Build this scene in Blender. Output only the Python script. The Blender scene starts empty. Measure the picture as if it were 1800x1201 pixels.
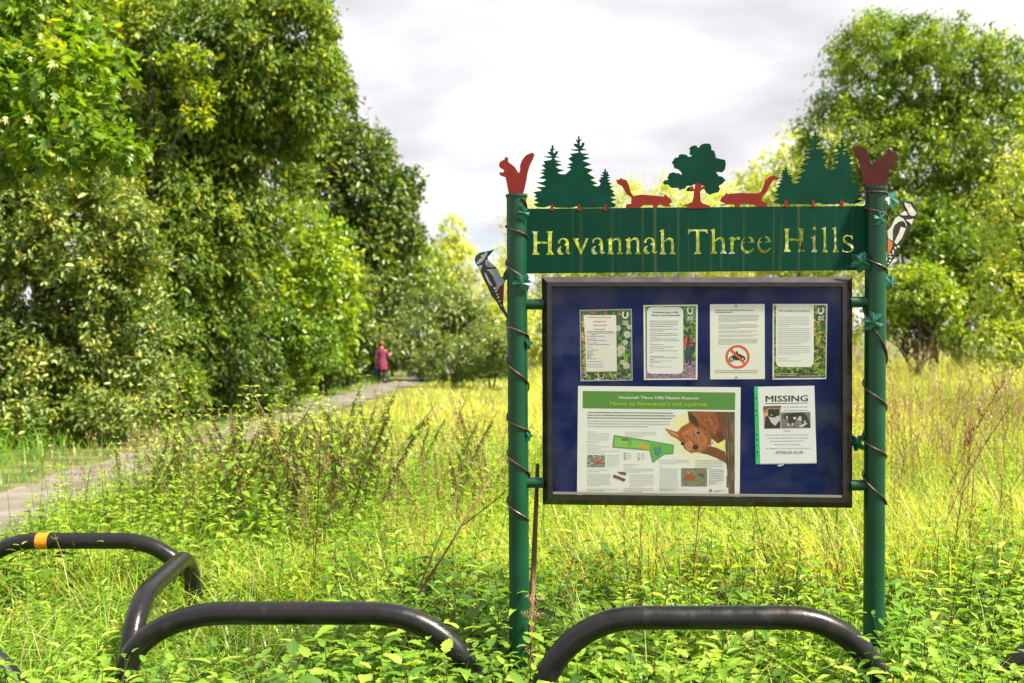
import bpy, bmesh, math, random
import numpy as np
from mathutils import Vector, Matrix
from mathutils.geometry import tessellate_polygon
R = math.radians
random.seed(7)
rng = np.random.default_rng(11)
sc = bpy.context.scene
col = sc.collection

# ------------------------------------------------------------ camera
CAM_Z = 1.5
FPX = 1750.0                       # focal length in photo pixels (1800 wide)
PITCH = math.atan(15.5 / FPX)
cam_d = bpy.data.cameras.new('camera'); cam = bpy.data.objects.new('camera', cam_d); col.objects.link(cam)
cam.location = (0, 0, CAM_Z); cam.rotation_euler = (R(90) - PITCH, 0, 0)
cam_d.sensor_width = 36; cam_d.lens = 36 * FPX / 1800
cam_d.clip_end = 3000; cam_d.clip_start = 0.05
cam_d.dof.use_dof = True; cam_d.dof.focus_distance = 3.98; cam_d.dof.aperture_fstop = 3.0
sc.camera = cam

# ------------------------------------------------------------ light and exposure
SUN_EL, SUN_AZ = R(52), R(112)      # azimuth measured from +Y (away from the camera) towards +X
EXPOSURE = 1.56
w = bpy.data.worlds.new('World'); sc.world = w; w.use_nodes = True
wn, wl = w.node_tree.nodes, w.node_tree.links
wn.clear()
out = wn.new('ShaderNodeOutputWorld')
sky = wn.new('ShaderNodeTexSky'); sky.sky_type = 'NISHITA'; sky.sun_disc = False
sky.sun_elevation = SUN_EL; sky.sun_rotation = SUN_AZ; sky.air_density = 1.0; sky.dust_density = 1.5
bg1 = wn.new('ShaderNodeBackground'); bg1.inputs['Strength'].default_value = 0.075
wl.new(sky.outputs[0], bg1.inputs['Color'])
geo = wn.new('ShaderNodeTexCoord')
sep = wn.new('ShaderNodeSeparateXYZ'); wl.new(geo.outputs['Generated'], sep.inputs[0])
# project the direction on a cloud layer: (x, y) / (z + 0.25)
za = wn.new('ShaderNodeMath'); za.operation = 'ADD'; za.inputs[1].default_value = 0.22; wl.new(sep.outputs[2], za.inputs[0])
zm = wn.new('ShaderNodeMath'); zm.operation = 'MAXIMUM'; zm.inputs[1].default_value = 0.05; wl.new(za.outputs[0], zm.inputs[0])
dx = wn.new('ShaderNodeMath'); dx.operation = 'DIVIDE'; wl.new(sep.outputs[0], dx.inputs[0]); wl.new(zm.outputs[0], dx.inputs[1])
dy = wn.new('ShaderNodeMath'); dy.operation = 'DIVIDE'; wl.new(sep.outputs[1], dy.inputs[0]); wl.new(zm.outputs[0], dy.inputs[1])
cmb = wn.new('ShaderNodeCombineXYZ'); wl.new(dx.outputs[0], cmb.inputs[0]); wl.new(dy.outputs[0], cmb.inputs[1])
nz = wn.new('ShaderNodeTexNoise'); nz.inputs['Scale'].default_value = 1.35; nz.inputs['Detail'].default_value = 7
nz.inputs['Roughness'].default_value = 0.48; nz.inputs['Distortion'].default_value = 0.25
wl.new(cmb.outputs[0], nz.inputs['Vector'])
ramp = wn.new('ShaderNodeValToRGB')
ramp.color_ramp.elements[0].position = 0.38; ramp.color_ramp.elements[0].color = (0.325, 0.32, 0.335, 1)
ramp.color_ramp.elements[1].position = 0.60; ramp.color_ramp.elements[1].color = (0.56, 0.55, 0.53, 1)
e = ramp.color_ramp.elements.new(0.47); e.color = (0.40, 0.395, 0.41, 1)
wl.new(nz.outputs['Fac'], ramp.inputs[0])
bg2 = wn.new('ShaderNodeBackground'); bg2.inputs['Strength'].default_value = 0.80
wl.new(ramp.outputs[0], bg2.inputs['Color'])
nz2 = wn.new('ShaderNodeTexNoise'); nz2.inputs['Scale'].default_value = 0.8; nz2.inputs['Detail'].default_value = 4
mp = wn.new('ShaderNodeMapping'); mp.inputs['Location'].default_value = (3.3, 1.2, 0); wl.new(cmb.outputs[0], mp.inputs[0]); wl.new(mp.outputs[0], nz2.inputs['Vector'])
cov = wn.new('ShaderNodeMapRange'); cov.inputs[1].default_value = 0.24; cov.inputs[2].default_value = 0.36; wl.new(nz2.outputs['Fac'], cov.inputs[0])
mixw = wn.new('ShaderNodeMixShader'); wl.new(cov.outputs[0], mixw.inputs[0]); wl.new(bg1.outputs[0], mixw.inputs[1]); wl.new(bg2.outputs[0], mixw.inputs[2])
wl.new(mixw.outputs[0], out.inputs[0])

sun_d = bpy.data.lights.new('sun', 'SUN'); sun_o = bpy.data.objects.new('sun', sun_d); col.objects.link(sun_o)
sun_d.energy = 4.4; sun_d.angle = R(5.0); sun_d.color = (1.0, 0.91, 0.71)
sdir = Vector((math.sin(SUN_AZ) * math.cos(SUN_EL), math.cos(SUN_AZ) * math.cos(SUN_EL), math.sin(SUN_EL)))
sun_o.rotation_euler = sdir.to_track_quat('Z', 'Y').to_euler()
vs = sc.view_settings
vs.view_transform = 'Standard'; vs.look = 'None'; vs.exposure = EXPOSURE; vs.gamma = 1; vs.use_curve_mapping = False
sc.render.engine = 'CYCLES'
sc.cycles.max_bounces = 7; sc.cycles.diffuse_bounces = 4; sc.cycles.transmission_bounces = 5; sc.cycles.glossy_bounces = 3
sc.cycles.transparent_max_bounces = 8
sc.cycles.caustics_reflective = False; sc.cycles.caustics_refractive = False
sc.cycles.use_denoising = True
sc.cycles.sample_clamp_indirect = 6

# ------------------------------------------------------------ geometry of the view
cx, cy = 900.0, 600.5
fw = Vector((0, math.cos(PITCH), -math.sin(PITCH))); up = Vector((0, math.sin(PITCH), math.cos(PITCH)))
C0 = Vector((0, 0, CAM_Z))
def ray(u, v):
    return (fw + Vector((1, 0, 0)) * ((u - cx) / FPX) + up * ((cy - v) / FPX))
def at(u, v, Y):
    r = ray(u, v); return C0 + r * (Y / r.y)
YAW = 0.047
EN = Vector((-YAW, -1, 0)).normalized(); EX = Vector((1, -YAW, 0)).normalized(); EZ = Vector((0, 0, 1))
SO = Vector((0, 4.0, 0))
def sp(u, v, off=0.0):                      # point of the sign's plane
    r = ray(u, v); o = SO + EN * off
    return C0 + r * ((o - C0).dot(EN) / r.dot(EN))
PX = 1 / 437.0                              # one photo pixel at the sign, in metres
def gz(x, y):
    s = np.clip(np.asarray(y, float) - 4, 0, 40) * -0.015
    return s + 0.02 * np.sin(np.asarray(x) * 0.9 + 1) * np.sin(np.asarray(y) * 0.7)

# ------------------------------------------------------------ helpers
def tag(o, label=None, cat=None, group=None, kind=None):
    if label: o['label'] = label
    if cat: o['category'] = cat
    if group: o['group'] = group
    if kind: o['kind'] = kind
    return o
def empty(name, loc=(0, 0, 0), rz=0):
    o = bpy.data.objects.new(name, None); col.objects.link(o); o.location = loc; o.rotation_euler = (0, 0, rz); o.empty_display_size = 0.1
    bpy.context.view_layer.update()
    return o
def link(name, me, parent=None):
    o = bpy.data.objects.new(name, me); col.objects.link(o)
    if parent is not None:
        o.parent = parent; o.matrix_parent_inverse = world_of(parent).inverted()
    return o
def world_of(o):
    m = Matrix.LocRotScale(o.location, o.rotation_euler, o.scale)
    return (world_of(o.parent) @ o.matrix_parent_inverse @ m) if o.parent else m

class MB:
    def __init__(s): s.v = []; s.f = []; s.m = []; s.mats = []
    def mi(s, mat):
        if mat not in s.mats: s.mats.append(mat)
        return s.mats.index(mat)
    def box(s, c, d, mat, rot=None):
        c = Vector(c); n = len(s.v)
        for i in (-1, 1):
            for j in (-1, 1):
                for k in (-1, 1):
                    p = Vector((i * d[0] / 2, j * d[1] / 2, k * d[2] / 2))
                    if rot: p = rot @ p
                    s.v.append(c + p)
        for q in ((0, 1, 3, 2), (4, 6, 7, 5), (0, 4, 5, 1), (2, 3, 7, 6), (0, 2, 6, 4), (1, 5, 7, 3)):
            s.f.append([n + a for a in q]); s.m.append(s.mi(mat))
    def tube(s, pts, rad, mat, seg=10, caps=True):
        pts = [Vector(p) for p in pts]
        if not hasattr(rad, '__len__'): rad = [rad] * len(pts)
        n0 = len(s.v); prev = None; mi = s.mi(mat)
        for i, p in enumerate(pts):
            t = (pts[min(i + 1, len(pts) - 1)] - pts[max(i - 1, 0)]).normalized()
            if prev is None:
                a = Vector((0, 0, 1)) if abs(t.z) < 0.9 else Vector((1, 0, 0)); prev = a.cross(t).normalized()
            x = (prev - t * prev.dot(t)).normalized(); prev = x; y = t.cross(x)
            for k in range(seg):
                an = 2 * math.pi * k / seg; s.v.append(p + (x * math.cos(an) + y * math.sin(an)) * rad[i])
        for i in range(len(pts) - 1):
            for k in range(seg):
                a = n0 + i * seg + k; b = n0 + i * seg + (k + 1) % seg
                s.f.append([a, b, b + seg, a + seg]); s.m.append(mi)
        if caps:
            s.f.append([n0 + k for k in range(seg)][::-1]); s.m.append(mi)
            e = n0 + (len(pts) - 1) * seg; s.f.append([e + k for k in range(seg)]); s.m.append(mi)
    def prism(s, loops, off, thick, mat):       # outline(s) in photo pixels on the sign plane, first outer, rest holes
        mi = s.mi(mat)
        fr = [[sp(u, v, off) for u, v in lp] for lp in loops]
        l2 = [[Vector((p.dot(EX), p.z, 0)) for p in lp] for lp in fr]
        tris = tessellate_polygon(l2)
        flat = [p for lp in fr for p in lp]; n = len(s.v); N = len(flat)
        s.v += flat; s.v += [p - EN * thick for p in flat]
        for t in tris:
            a, b, c = t
            nn = (flat[b] - flat[a]).cross(flat[c] - flat[a])
            if nn.dot(EN) < 0: a, b, c = c, b, a
            s.f.append([n + a, n + b, n + c]); s.m.append(mi)
            s.f.append([n + N + c, n + N + b, n + N + a]); s.m.append(mi)
        k = 0
        for lp in fr:
            L = len(lp)
            ar = sum(l.x * m.y - m.x * l.y for l, m in zip(l2[fr.index(lp)], l2[fr.index(lp)][1:] + l2[fr.index(lp)][:1]))
            ccw = ar > 0; outer = (k == 0)
            for i in range(L):
                a = n + k + i; b = n + k + (i + 1) % L
                q = [a, a + N, b + N, b]
                if ccw != outer: q = q[::-1]
                s.f.append(q); s.m.append(mi)
            k += L
    def build(s, name, parent=None, smooth=False):
        me = bpy.data.meshes.new(name); me.from_pydata([tuple(p) for p in s.v], [], s.f)
        for m in s.mats: me.materials.append(m)
        me.polygons.foreach_set('material_index', s.m)
        if smooth:
            me.polygons.foreach_set('use_smooth', [True] * len(s.f))
        me.update()
        if smooth: me.set_sharp_from_angle(angle=R(40))
        return link(name, me, parent)

# ------------------------------------------------------------ materials
def mat_new(name):
    m = bpy.data.materials.new(name); m.use_nodes = True; nt = m.node_tree; nt.nodes.clear()
    o = nt.nodes.new('ShaderNodeOutputMaterial'); return m, nt, o
def pmat(name, c1, c2=None, rough=0.5, scale=8.0, metal=0.0, bump=0.0, detail=5, lo=0.4, hi=0.65, coat=0.0, spec=0.5, stretch=None, bscale=None, r2=None):
    m, nt, o = mat_new(name); N, L = nt.nodes, nt.links
    b = N.new('ShaderNodeBsdfPrincipled'); L.new(b.outputs[0], o.inputs[0])
    b.inputs['Roughness'].default_value = rough; b.inputs['Metallic'].default_value = metal
    b.inputs['Coat Weight'].default_value = coat; b.inputs['Specular IOR Level'].default_value = spec
    b.inputs['Base Color'].default_value = (*c1, 1)
    tc = N.new('ShaderNodeTexCoord'); mpn = N.new('ShaderNodeMapping'); L.new(tc.outputs['Object'], mpn.inputs[0])
    if stretch: mpn.inputs['Scale'].default_value = stretch
    nz = N.new('ShaderNodeTexNoise'); nz.inputs['Scale'].default_value = scale; nz.inputs['Detail'].default_value = detail
    L.new(mpn.outputs[0], nz.inputs['Vector'])
    if c2:
        cr = N.new('ShaderNodeValToRGB'); cr.color_ramp.elements[0].position = lo; cr.color_ramp.elements[1].position = hi
        cr.color_ramp.elements[0].color = (*c1, 1); cr.color_ramp.elements[1].color = (*c2, 1)
        L.new(nz.outputs['Fac'], cr.inputs[0]); L.new(cr.outputs[0], b.inputs['Base Color'])
    if r2 is not None:
        mr = N.new('ShaderNodeMapRange'); mr.inputs[1].default_value = .3; mr.inputs[2].default_value = .7
        mr.inputs[3].default_value = rough; mr.inputs[4].default_value = r2; L.new(nz.outputs['Fac'], mr.inputs[0]); L.new(mr.outputs[0], b.inputs['Roughness'])
    if bump:
        nb = N.new('ShaderNodeTexNoise'); nb.inputs['Scale'].default_value = bscale or scale * 4; nb.inputs['Detail'].default_value = 6
        L.new(tc.outputs['Object'], nb.inputs['Vector'])
        bp = N.new('ShaderNodeBump'); bp.inputs['Strength'].default_value = bump; bp.inputs['Distance'].default_value = 0.01
        L.new(nb.outputs['Fac'], bp.inputs['Height']); L.new(bp.outputs[0], b.inputs['Normal'])
    return m
def leafmat(name, cols, trans=0.45, gloss=0.08, rough=0.38, tint=(1.28, 1.26, 0.40)):
    """cols: list of base colours spread over the per-leaf random value"""
    m, nt, o = mat_new(name); N, L = nt.nodes, nt.links
    at_ = N.new('ShaderNodeAttribute'); at_.attribute_name = 'rnd'
    cr = N.new('ShaderNodeValToRGB'); cr.color_ramp.interpolation = 'LINEAR'
    el = cr.color_ramp.elements
    while len(el) < len(cols): el.new(0.5)
    for i, c in enumerate(cols):
        el[i].position = i / (len(cols) - 1); el[i].color = (*c, 1)
    L.new(at_.outputs['Fac'], cr.inputs[0])
    d = N.new('ShaderNodeBsdfDiffuse'); t = N.new('ShaderNodeBsdfTranslucent'); g = N.new('ShaderNodeBsdfGlossy')
    g.inputs['Roughness'].default_value = rough; g.inputs['Color'].default_value = (.85, .9, .7, 1)
    L.new(cr.outputs[0], d.inputs[0])
    mc = N.new('ShaderNodeMix'); mc.data_type = 'RGBA'; mc.blend_type = 'MULTIPLY'; mc.inputs[0].default_value = 1
    L.new(cr.outputs[0], mc.inputs[6]); mc.inputs[7].default_value = (*tint, 1); L.new(mc.outputs[2], t.inputs[0])
    m1 = N.new('ShaderNodeMixShader'); m1.inputs[0].default_value = trans; L.new(d.outputs[0], m1.inputs[1]); L.new(t.outputs[0], m1.inputs[2])
    m2 = N.new('ShaderNodeMixShader'); m2.inputs[0].default_value = gloss; L.new(m1.outputs[0], m2.inputs[1]); L.new(g.outputs[0], m2.inputs[2])
    L.new(m2.outputs[0], o.inputs[0])
    return m

M = {}
M['green'] = pmat('green_paint', (0.001, 0.044, 0.020), (0.002, 0.058, 0.028), rough=0.34, spec=.4, scale=6, bump=0.06, bscale=60, r2=0.42)
M['darkgreen'] = pmat('dark_green_enamel', (0.001, 0.036, 0.023), (0.001, 0.046, 0.030), rough=0.6, spec=.1, scale=12, bump=0.04, bscale=40)
M['ivy'] = pmat('cast_leaf_green', (0.002, 0.07, 0.05), (0.008, 0.13, 0.095), rough=0.3, scale=40, bump=0.2, bscale=90)
M['redbrown'] = pmat('red_brown_enamel', (0.17, 0.010, 0.008), (0.20, 0.016, 0.012), rough=0.6, spec=.25, scale=14, bump=0.03, bscale=40)
M['maroon'] = pmat('shaded_red_enamel', (0.045, 0.004, 0.005), (0.06, 0.007, 0.008), rough=0.6, spec=.2, scale=14)  # red-brown enamel darkened: shade on the right squirrel put into its colour
M['vine'] = pmat('rusty_brown_vine', (0.05, 0.014, 0.010), (0.15, 0.08, 0.06), rough=0.4, scale=60, lo=.45, hi=.7)
M['black'] = pmat('black_paint', (0.012, 0.012, 0.013), (0.022, 0.022, 0.02), rough=0.45, scale=40)
M['white'] = pmat('white_enamel', (0.50, 0.50, 0.47), (0.62, 0.61, 0.56), rough=0.5, scale=40)
M['grey'] = pmat('shaded_white_enamel', (0.22, 0.25, 0.31), (0.32, 0.35, 0.42), rough=0.5, scale=70)  # white enamel with the left woodpecker's shade worked into its tone
M['orange'] = pmat('orange_enamel', (0.50, 0.13, 0.02), (0.58, 0.18, 0.04), rough=0.5, scale=40)
M['case'] = pmat('dark_anodised_case', (0.006, 0.0045, 0.005), (0.012, 0.009, 0.010), rough=0.25, scale=20, bump=.03, r2=.4, bscale=30, coat=.3)
M['board'] = pmat('blue_felt_backboard', (0.001, 0.011, 0.092), (0.005, 0.013, 0.112), rough=0.9, scale=5, bump=0.2, bscale=500, spec=.05)
M['brass'] = pmat('brass_pin', (0.42, 0.30, 0.08), rough=0.35, metal=0.8)
M['tube'] = pmat('black_tube_coating', (0.009, 0.009, 0.011), (0.022, 0.021, 0.020), rough=0.22, scale=22, r2=.42, bump=.08, bscale=70, lo=.56, hi=.78, detail=10, spec=.35)
M['band'] = pmat('orange_tape', (0.80, 0.24, 0.008), (0.72, 0.19, 0.01), rough=0.35, scale=40, bump=.3, bscale=60)
M['stake'] = pmat('weathered_wood', (0.13, 0.075, 0.04), (0.27, 0.17, 0.10), rough=0.85, scale=9, stretch=(6, 6, .6), bump=.6, bscale=40)
M['bark'] = pmat('bark', (0.045, 0.034, 0.022), (0.10, 0.08, 0.055), rough=0.95, scale=6, bump=.6, stretch=(3, 3, .6))
M['deadstem'] = pmat('dead_stem', (0.12, 0.055, 0.02), (0.26, 0.15, 0.06), rough=0.8, scale=12)
M['path'] = pmat('compacted_path', (0.115, 0.102, 0.090), (0.225, 0.20, 0.18), rough=0.95, scale=1.7, bump=.9, bscale=45, detail=14, lo=.36, hi=.66)
M['soil'] = pmat('soil_and_litter', (0.06, 0.075, 0.02), (0.17, 0.18, 0.05), rough=1, scale=3, bump=.7, bscale=25, detail=8)

# banner paint with faint rust runs that start under the cut-outs
def banner_mat():
    m = pmat('banner_green_enamel', (0.001, 0.042, 0.027), (0.001, 0.033, 0.021), rough=0.6, spec=.1, scale=2.2, bump=.03, bscale=30)
    nt = m.node_tree; N, L = nt.nodes, nt.links
    b = [n for n in N if n.type == 'BSDF_PRINCIPLED'][0]
    base = b.inputs['Base Color'].links[0].from_socket
    tc = [n for n in N if n.type == 'TEX_COORD'][0]
    mpn = N.new('ShaderNodeMapping'); mpn.inputs['Scale'].default_value = (34, 1, 0.5); L.new(tc.outputs['Object'], mpn.inputs[0])
    n2 = N.new('ShaderNodeTexNoise'); n2.inputs['Scale'].default_value = 1.0; n2.inputs['Detail'].default_value = 3; L.new(mpn.outputs[0], n2.inputs['Vector'])
    r = N.new('ShaderNodeValToRGB'); r.color_ramp.elements[0].position = .56; r.color_ramp.elements[0].color = (0, 0, 0, 1)
    r.color_ramp.elements[1].position = .68; r.color_ramp.elements[1].color = (.5, .5, .5, 1); L.new(n2.outputs['Fac'], r.inputs[0])
    mx = N.new('ShaderNodeMix'); mx.data_type = 'RGBA'; L.new(r.outputs[0], mx.inputs[0]); L.new(base, mx.inputs[6]); mx.inputs[7].default_value = (.09, .10, .05, 1)
    L.new(mx.outputs[2], b.inputs['Base Color'])
    return m
M['banner'] = banner_mat()
def print_mat():
    m, nt, o = mat_new('printed_paper'); N, L = nt.nodes, nt.links
    b = N.new('ShaderNodeBsdfPrincipled'); L.new(b.outputs[0], o.inputs[0]); b.inputs['Roughness'].default_value = .55
    a = N.new('ShaderNodeAttribute'); a.attribute_name = 'ink'; L.new(a.outputs['Color'], b.inputs['Base Color'])
    return m
M['print'] = print_mat()
def glass_mat(name='case_glass'):
    m, nt, o = mat_new(name); N, L = nt.nodes, nt.links
    t = N.new('ShaderNodeBsdfTransparent'); t.inputs[0].default_value = (.97, .98, .98, 1)
    g = N.new('ShaderNodeBsdfGlossy'); g.inputs['Roughness'].default_value = .02
    g0 = N.new('ShaderNodeNewGeometry'); dt = N.new('ShaderNodeVectorMath'); dt.operation = 'DOT_PRODUCT'; L.new(g0.outputs['Normal'], dt.inputs[0]); L.new(g0.outputs['Incoming'], dt.inputs[1])
    ab = N.new('ShaderNodeMath'); ab.operation = 'ABSOLUTE'; L.new(dt.outputs['Value'], ab.inputs[0])
    om = N.new('ShaderNodeMath'); om.operation = 'SUBTRACT'; om.inputs[0].default_value = 1; L.new(ab.outputs[0], om.inputs[1])
    pw_ = N.new('ShaderNodeMath'); pw_.operation = 'POWER'; pw_.inputs[1].default_value = 5; L.new(om.outputs[0], pw_.inputs[0])
    f = N.new('ShaderNodeMath'); f.operation = 'MULTIPLY_ADD'; f.inputs[1].default_value = .9; f.inputs[2].default_value = .011; L.new(pw_.outputs[0], f.inputs[0])
    # smears and dust on the pane
    tc = N.new('ShaderNodeTexCoord'); nz = N.new('ShaderNodeTexNoise'); nz.inputs['Scale'].default_value = 9; nz.inputs['Detail'].default_value = 9
    L.new(tc.outputs['Object'], nz.inputs['Vector'])
    r = N.new('ShaderNodeMapRange'); r.inputs[1].default_value = .45; r.inputs[2].default_value = .8; r.inputs[4].default_value = .03; L.new(nz.outputs['Fac'], r.inputs[0])
    d = N.new('ShaderNodeBsdfDiffuse'); d.inputs[0].default_value = (.5, .48, .42, 1)
    m1 = N.new('ShaderNodeMixShader'); L.new(f.outputs[0], m1.inputs[0]); L.new(t.outputs[0], m1.inputs[1]); L.new(g.outputs[0], m1.inputs[2])
    m2 = N.new('ShaderNodeMixShader'); L.new(r.outputs[0], m2.inputs[0]); L.new(m1.outputs[0], m2.inputs[1]); L.new(d.outputs[0], m2.inputs[2])
    L.new(m2.outputs[0], o.inputs[0]); return m
M['glass'] = glass_mat()

# ------------------------------------------------------------ ground and path
def ground_sheet():
    xs = np.concatenate([np.linspace(-400, -30, 12), np.linspace(-25, 40, 80), np.linspace(50, 400, 12)])
    ys = np.concatenate([np.linspace(-60, -5, 8), np.linspace(-3, 70, 90), np.linspace(80, 700, 14)])
    X, Y = np.meshgrid(xs, ys); Z = gz(X, Y)
    v = np.stack([X, Y, Z], -1).reshape(-1, 3); nx = len(xs)
    f = [[j * nx + i, j * nx + i + 1, (j + 1) * nx + i + 1, (j + 1) * nx + i] for j in range(len(ys) - 1) for i in range(nx - 1)]
    me = bpy.data.meshes.new('ground'); me.from_pydata(v.tolist(), [], f); me.materials.append(M['soil'])
    me.polygons.foreach_set('use_smooth', [True] * len(f))
    return tag(link('ground', me), kind='structure')
ground_sheet()
PATH = [(-3.6, -8), (-3.9, 0), (-4.1, 4), (-4.35, 8), (-4.5, 11), (-4.6, 15), (-4.65, 22), (-4.6, 28), (-4.6, 36), (-4.4, 44), (-3.9, 50), (-2.9, 56), (-1, 62)]
def path_x(y): return np.interp(y, [p[1] for p in PATH], [p[0] for p in PATH])
def path_half(y): return np.interp(y, [0, 8, 14, 60], [.62, .60, .60, .62])
def make_path():
    v = []; f = []; ys = np.linspace(-8, 62, 240); K = 9
    for j, y in enumerate(ys):
        c = path_x(y); h = path_half(y)
        for k in range(K):
            t = k / (K - 1) * 2 - 1
            e = 1 + .10 * math.sin(y * 3.1 + (1 if t > 0 else 4)) + .06 * math.sin(y * 7.7 + t)
            x = c + t * h * (e if abs(t) > .9 else 1)
            v.append((x, y, float(gz(x, y)) + .012 + .012 * (1 - t * t)))
    for j in range(len(ys) - 1):
        for k in range(K - 1):
            a = j * K + k; f.append((a, a + 1, a + K + 1, a + K))
    me = bpy.data.meshes.new('path'); me.from_pydata(v, [], f); me.materials.append(M['path'])
    me.polygons.foreach_set('use_smooth', [True] * len(f))
    tag(link('path', me), kind='structure')
make_path()
# ------------------------------------------------------------ the entrance sign
def Z(pts, ox, oy, s, dx=0, dy=0): return [(ox + x / s + dx, oy + y / s + dy) for x, y in pts]
sign = empty('entrance_sign', (sp(1224, 700).x, sp(1224, 700).y, 0))
tag(sign, 'green metal entrance sign with squirrel and fir cut-outs above a dark glazed notice case', 'sign')

PL = (Vector(sp(908, 345)), Vector(sp(913, 1100))); PR = (Vector(sp(1539.5, 332)), Vector(sp(1536, 1100)))
RP = 0.0405
def down(p):
    a, b = p; t = (a.z + 0.25) / (a.z - b.z); return a + (b - a) * t
for (a, b) in (PL, PR):
    m = MB(); bt = down((a, b)); d = (bt - a).normalized()
    m.tube([a, bt], RP, M['green'], 40)
    m.tube([a - d * .006, a + d * .004], RP + .004, M['green'], 40)
    m.build('post', sign, True)

# banner with the name cut through it
A = lambda p, dx=0, dy=0: Z(p, 925, 395, 12.857, dx, dy)
B = lambda p, dx=0, dy=0: Z(p, 1060, 395, 12.857, dx, dy)
Cc = lambda p, dx=0, dy=0: Z(p, 1200, 390, 11.25, dx, dy)
D = lambda p, dx=0, dy=0: Z(p, 1370, 390, 12.857, dx, dy)
gH = [(140,150),(280,150),(250,185),(243,380),(490,385),(490,190),(455,165),(455,145),(600,150),(580,185),(575,600),(625,665),(620,680),(455,680),(495,620),(495,430),(243,430),(248,600),(300,668),(295,682),(130,680),(168,600),(168,220),(150,175)]
ga1 = [(715,400),(735,345),(800,305),(880,305),(940,340),(965,400),(965,625),(1012,625),(1005,645),(950,675),(900,640),(885,610),(905,590),(905,475),(845,472),(895,430),(893,370),(850,328),(800,335),(770,370),(765,410),(745,430),(718,420)]
ga2 = [(700,580),(720,530),(770,490),(805,500),(770,550),(780,600),(820,640),(850,645),(835,668),(780,682),(730,670),(705,630)]
gv = [(1040,310),(1185,310),(1180,335),(1165,345),(1245,560),(1340,340),(1330,310),(1415,310),(1390,345),(1250,680),(1230,680),(1080,345)]
gn = [(90,345),(185,295),(205,300),(205,360),(270,305),(330,290),(385,310),(405,370),(410,600),(455,658),(455,668),(310,668),(355,620),(355,390),(320,345),(270,345),(205,385),(205,600),(245,655),(240,670),(95,668),(125,620),(125,358),(92,354)]
gh = [(1265,150),(1350,105),(1380,108),(1380,370),(1450,305),(1520,290),(1580,325),(1600,400),(1605,600),(1645,658),(1640,672),(1495,665),(1545,600),(1540,420),(1510,350),(1470,340),(1385,395),(1385,600),(1430,660),(1425,672),(1285,670),(1312,600),(1310,160)]
gT = [(105,150),(490,150),(505,235),(485,235),(440,190),(330,185),(335,580),(370,625),(365,635),(230,635),(268,580),(268,185),(160,195),(130,215),(105,260)]
gr = [(900,335),(985,295),(1010,300),(1010,345),(1060,300),(1125,295),(1140,330),(1110,358),(1060,345),(1010,385),(1010,590),(1040,625),(1030,632),(900,632),(948,590),(948,345)]
ge1 = [(1240,315),(1200,360),(1188,400),(1240,400),(1240,415),(1188,420),(1200,500),(1240,555),(1290,575),(1350,560),(1405,515),(1420,530),(1370,590),(1300,630),(1240,625),(1180,580),(1150,500),(1150,430),(1175,360),(1225,315)]
ge2 = [(1295,295),(1350,290),(1400,330),(1425,410),(1300,415),(1300,400),(1355,395),(1345,350),(1300,315)]
gi = [(710,355),(815,305),(820,600),(860,665),(855,690),(730,690),(762,610),(755,385),(715,370)]
gdot = [(790 + 42 * math.cos(a * .5236), 150 + 42 * math.sin(a * .5236)) for a in range(12)]
gl = [(945,150),(1030,115),(1052,118),(1060,600),(1105,670),(1100,688),(965,688),(1005,600),(1000,190)]
gs = [(1425,580),(1450,640),(1500,665),(1560,670),(1615,650),(1635,610),(1600,550),(1470,480),(1430,420),(1435,350),(1490,305),(1550,295),(1610,310),(1650,300),(1665,390),(1640,400),(1610,340),(1550,320),(1500,335),(1478,375),(1500,430),(1660,520),(1685,580),(1670,650),(1600,690),(1530,695),(1470,680),(1430,685)]
holes = [A(gH), A(ga1), A(ga2), A(gv), A(ga1, 59.9, -.6), A(ga2, 59.9, -.6), B(gn), B(gn, 31.9, -.2), A(ga1, 151.7, -1.2), A(ga2, 151.7, -1.2), B(gh),
         Cc(gT), B(gh, 89.6, -1.2), Cc(gr), Cc(ge1), Cc(ge2), Cc(ge1, 29.3, -.5), Cc(ge2, 29.3, -.5),
         A(gH, 442.3, -5), D(gi), D(gdot), D(gl), D(gl, 18.6, 0), D(gs)]
m = MB(); m.prism([[(924, 367), (1523, 362), (1523, 475), (924, 481)]] + holes, 0.0015, .004, M['banner'])
m.build('name_banner', sign)

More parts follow.
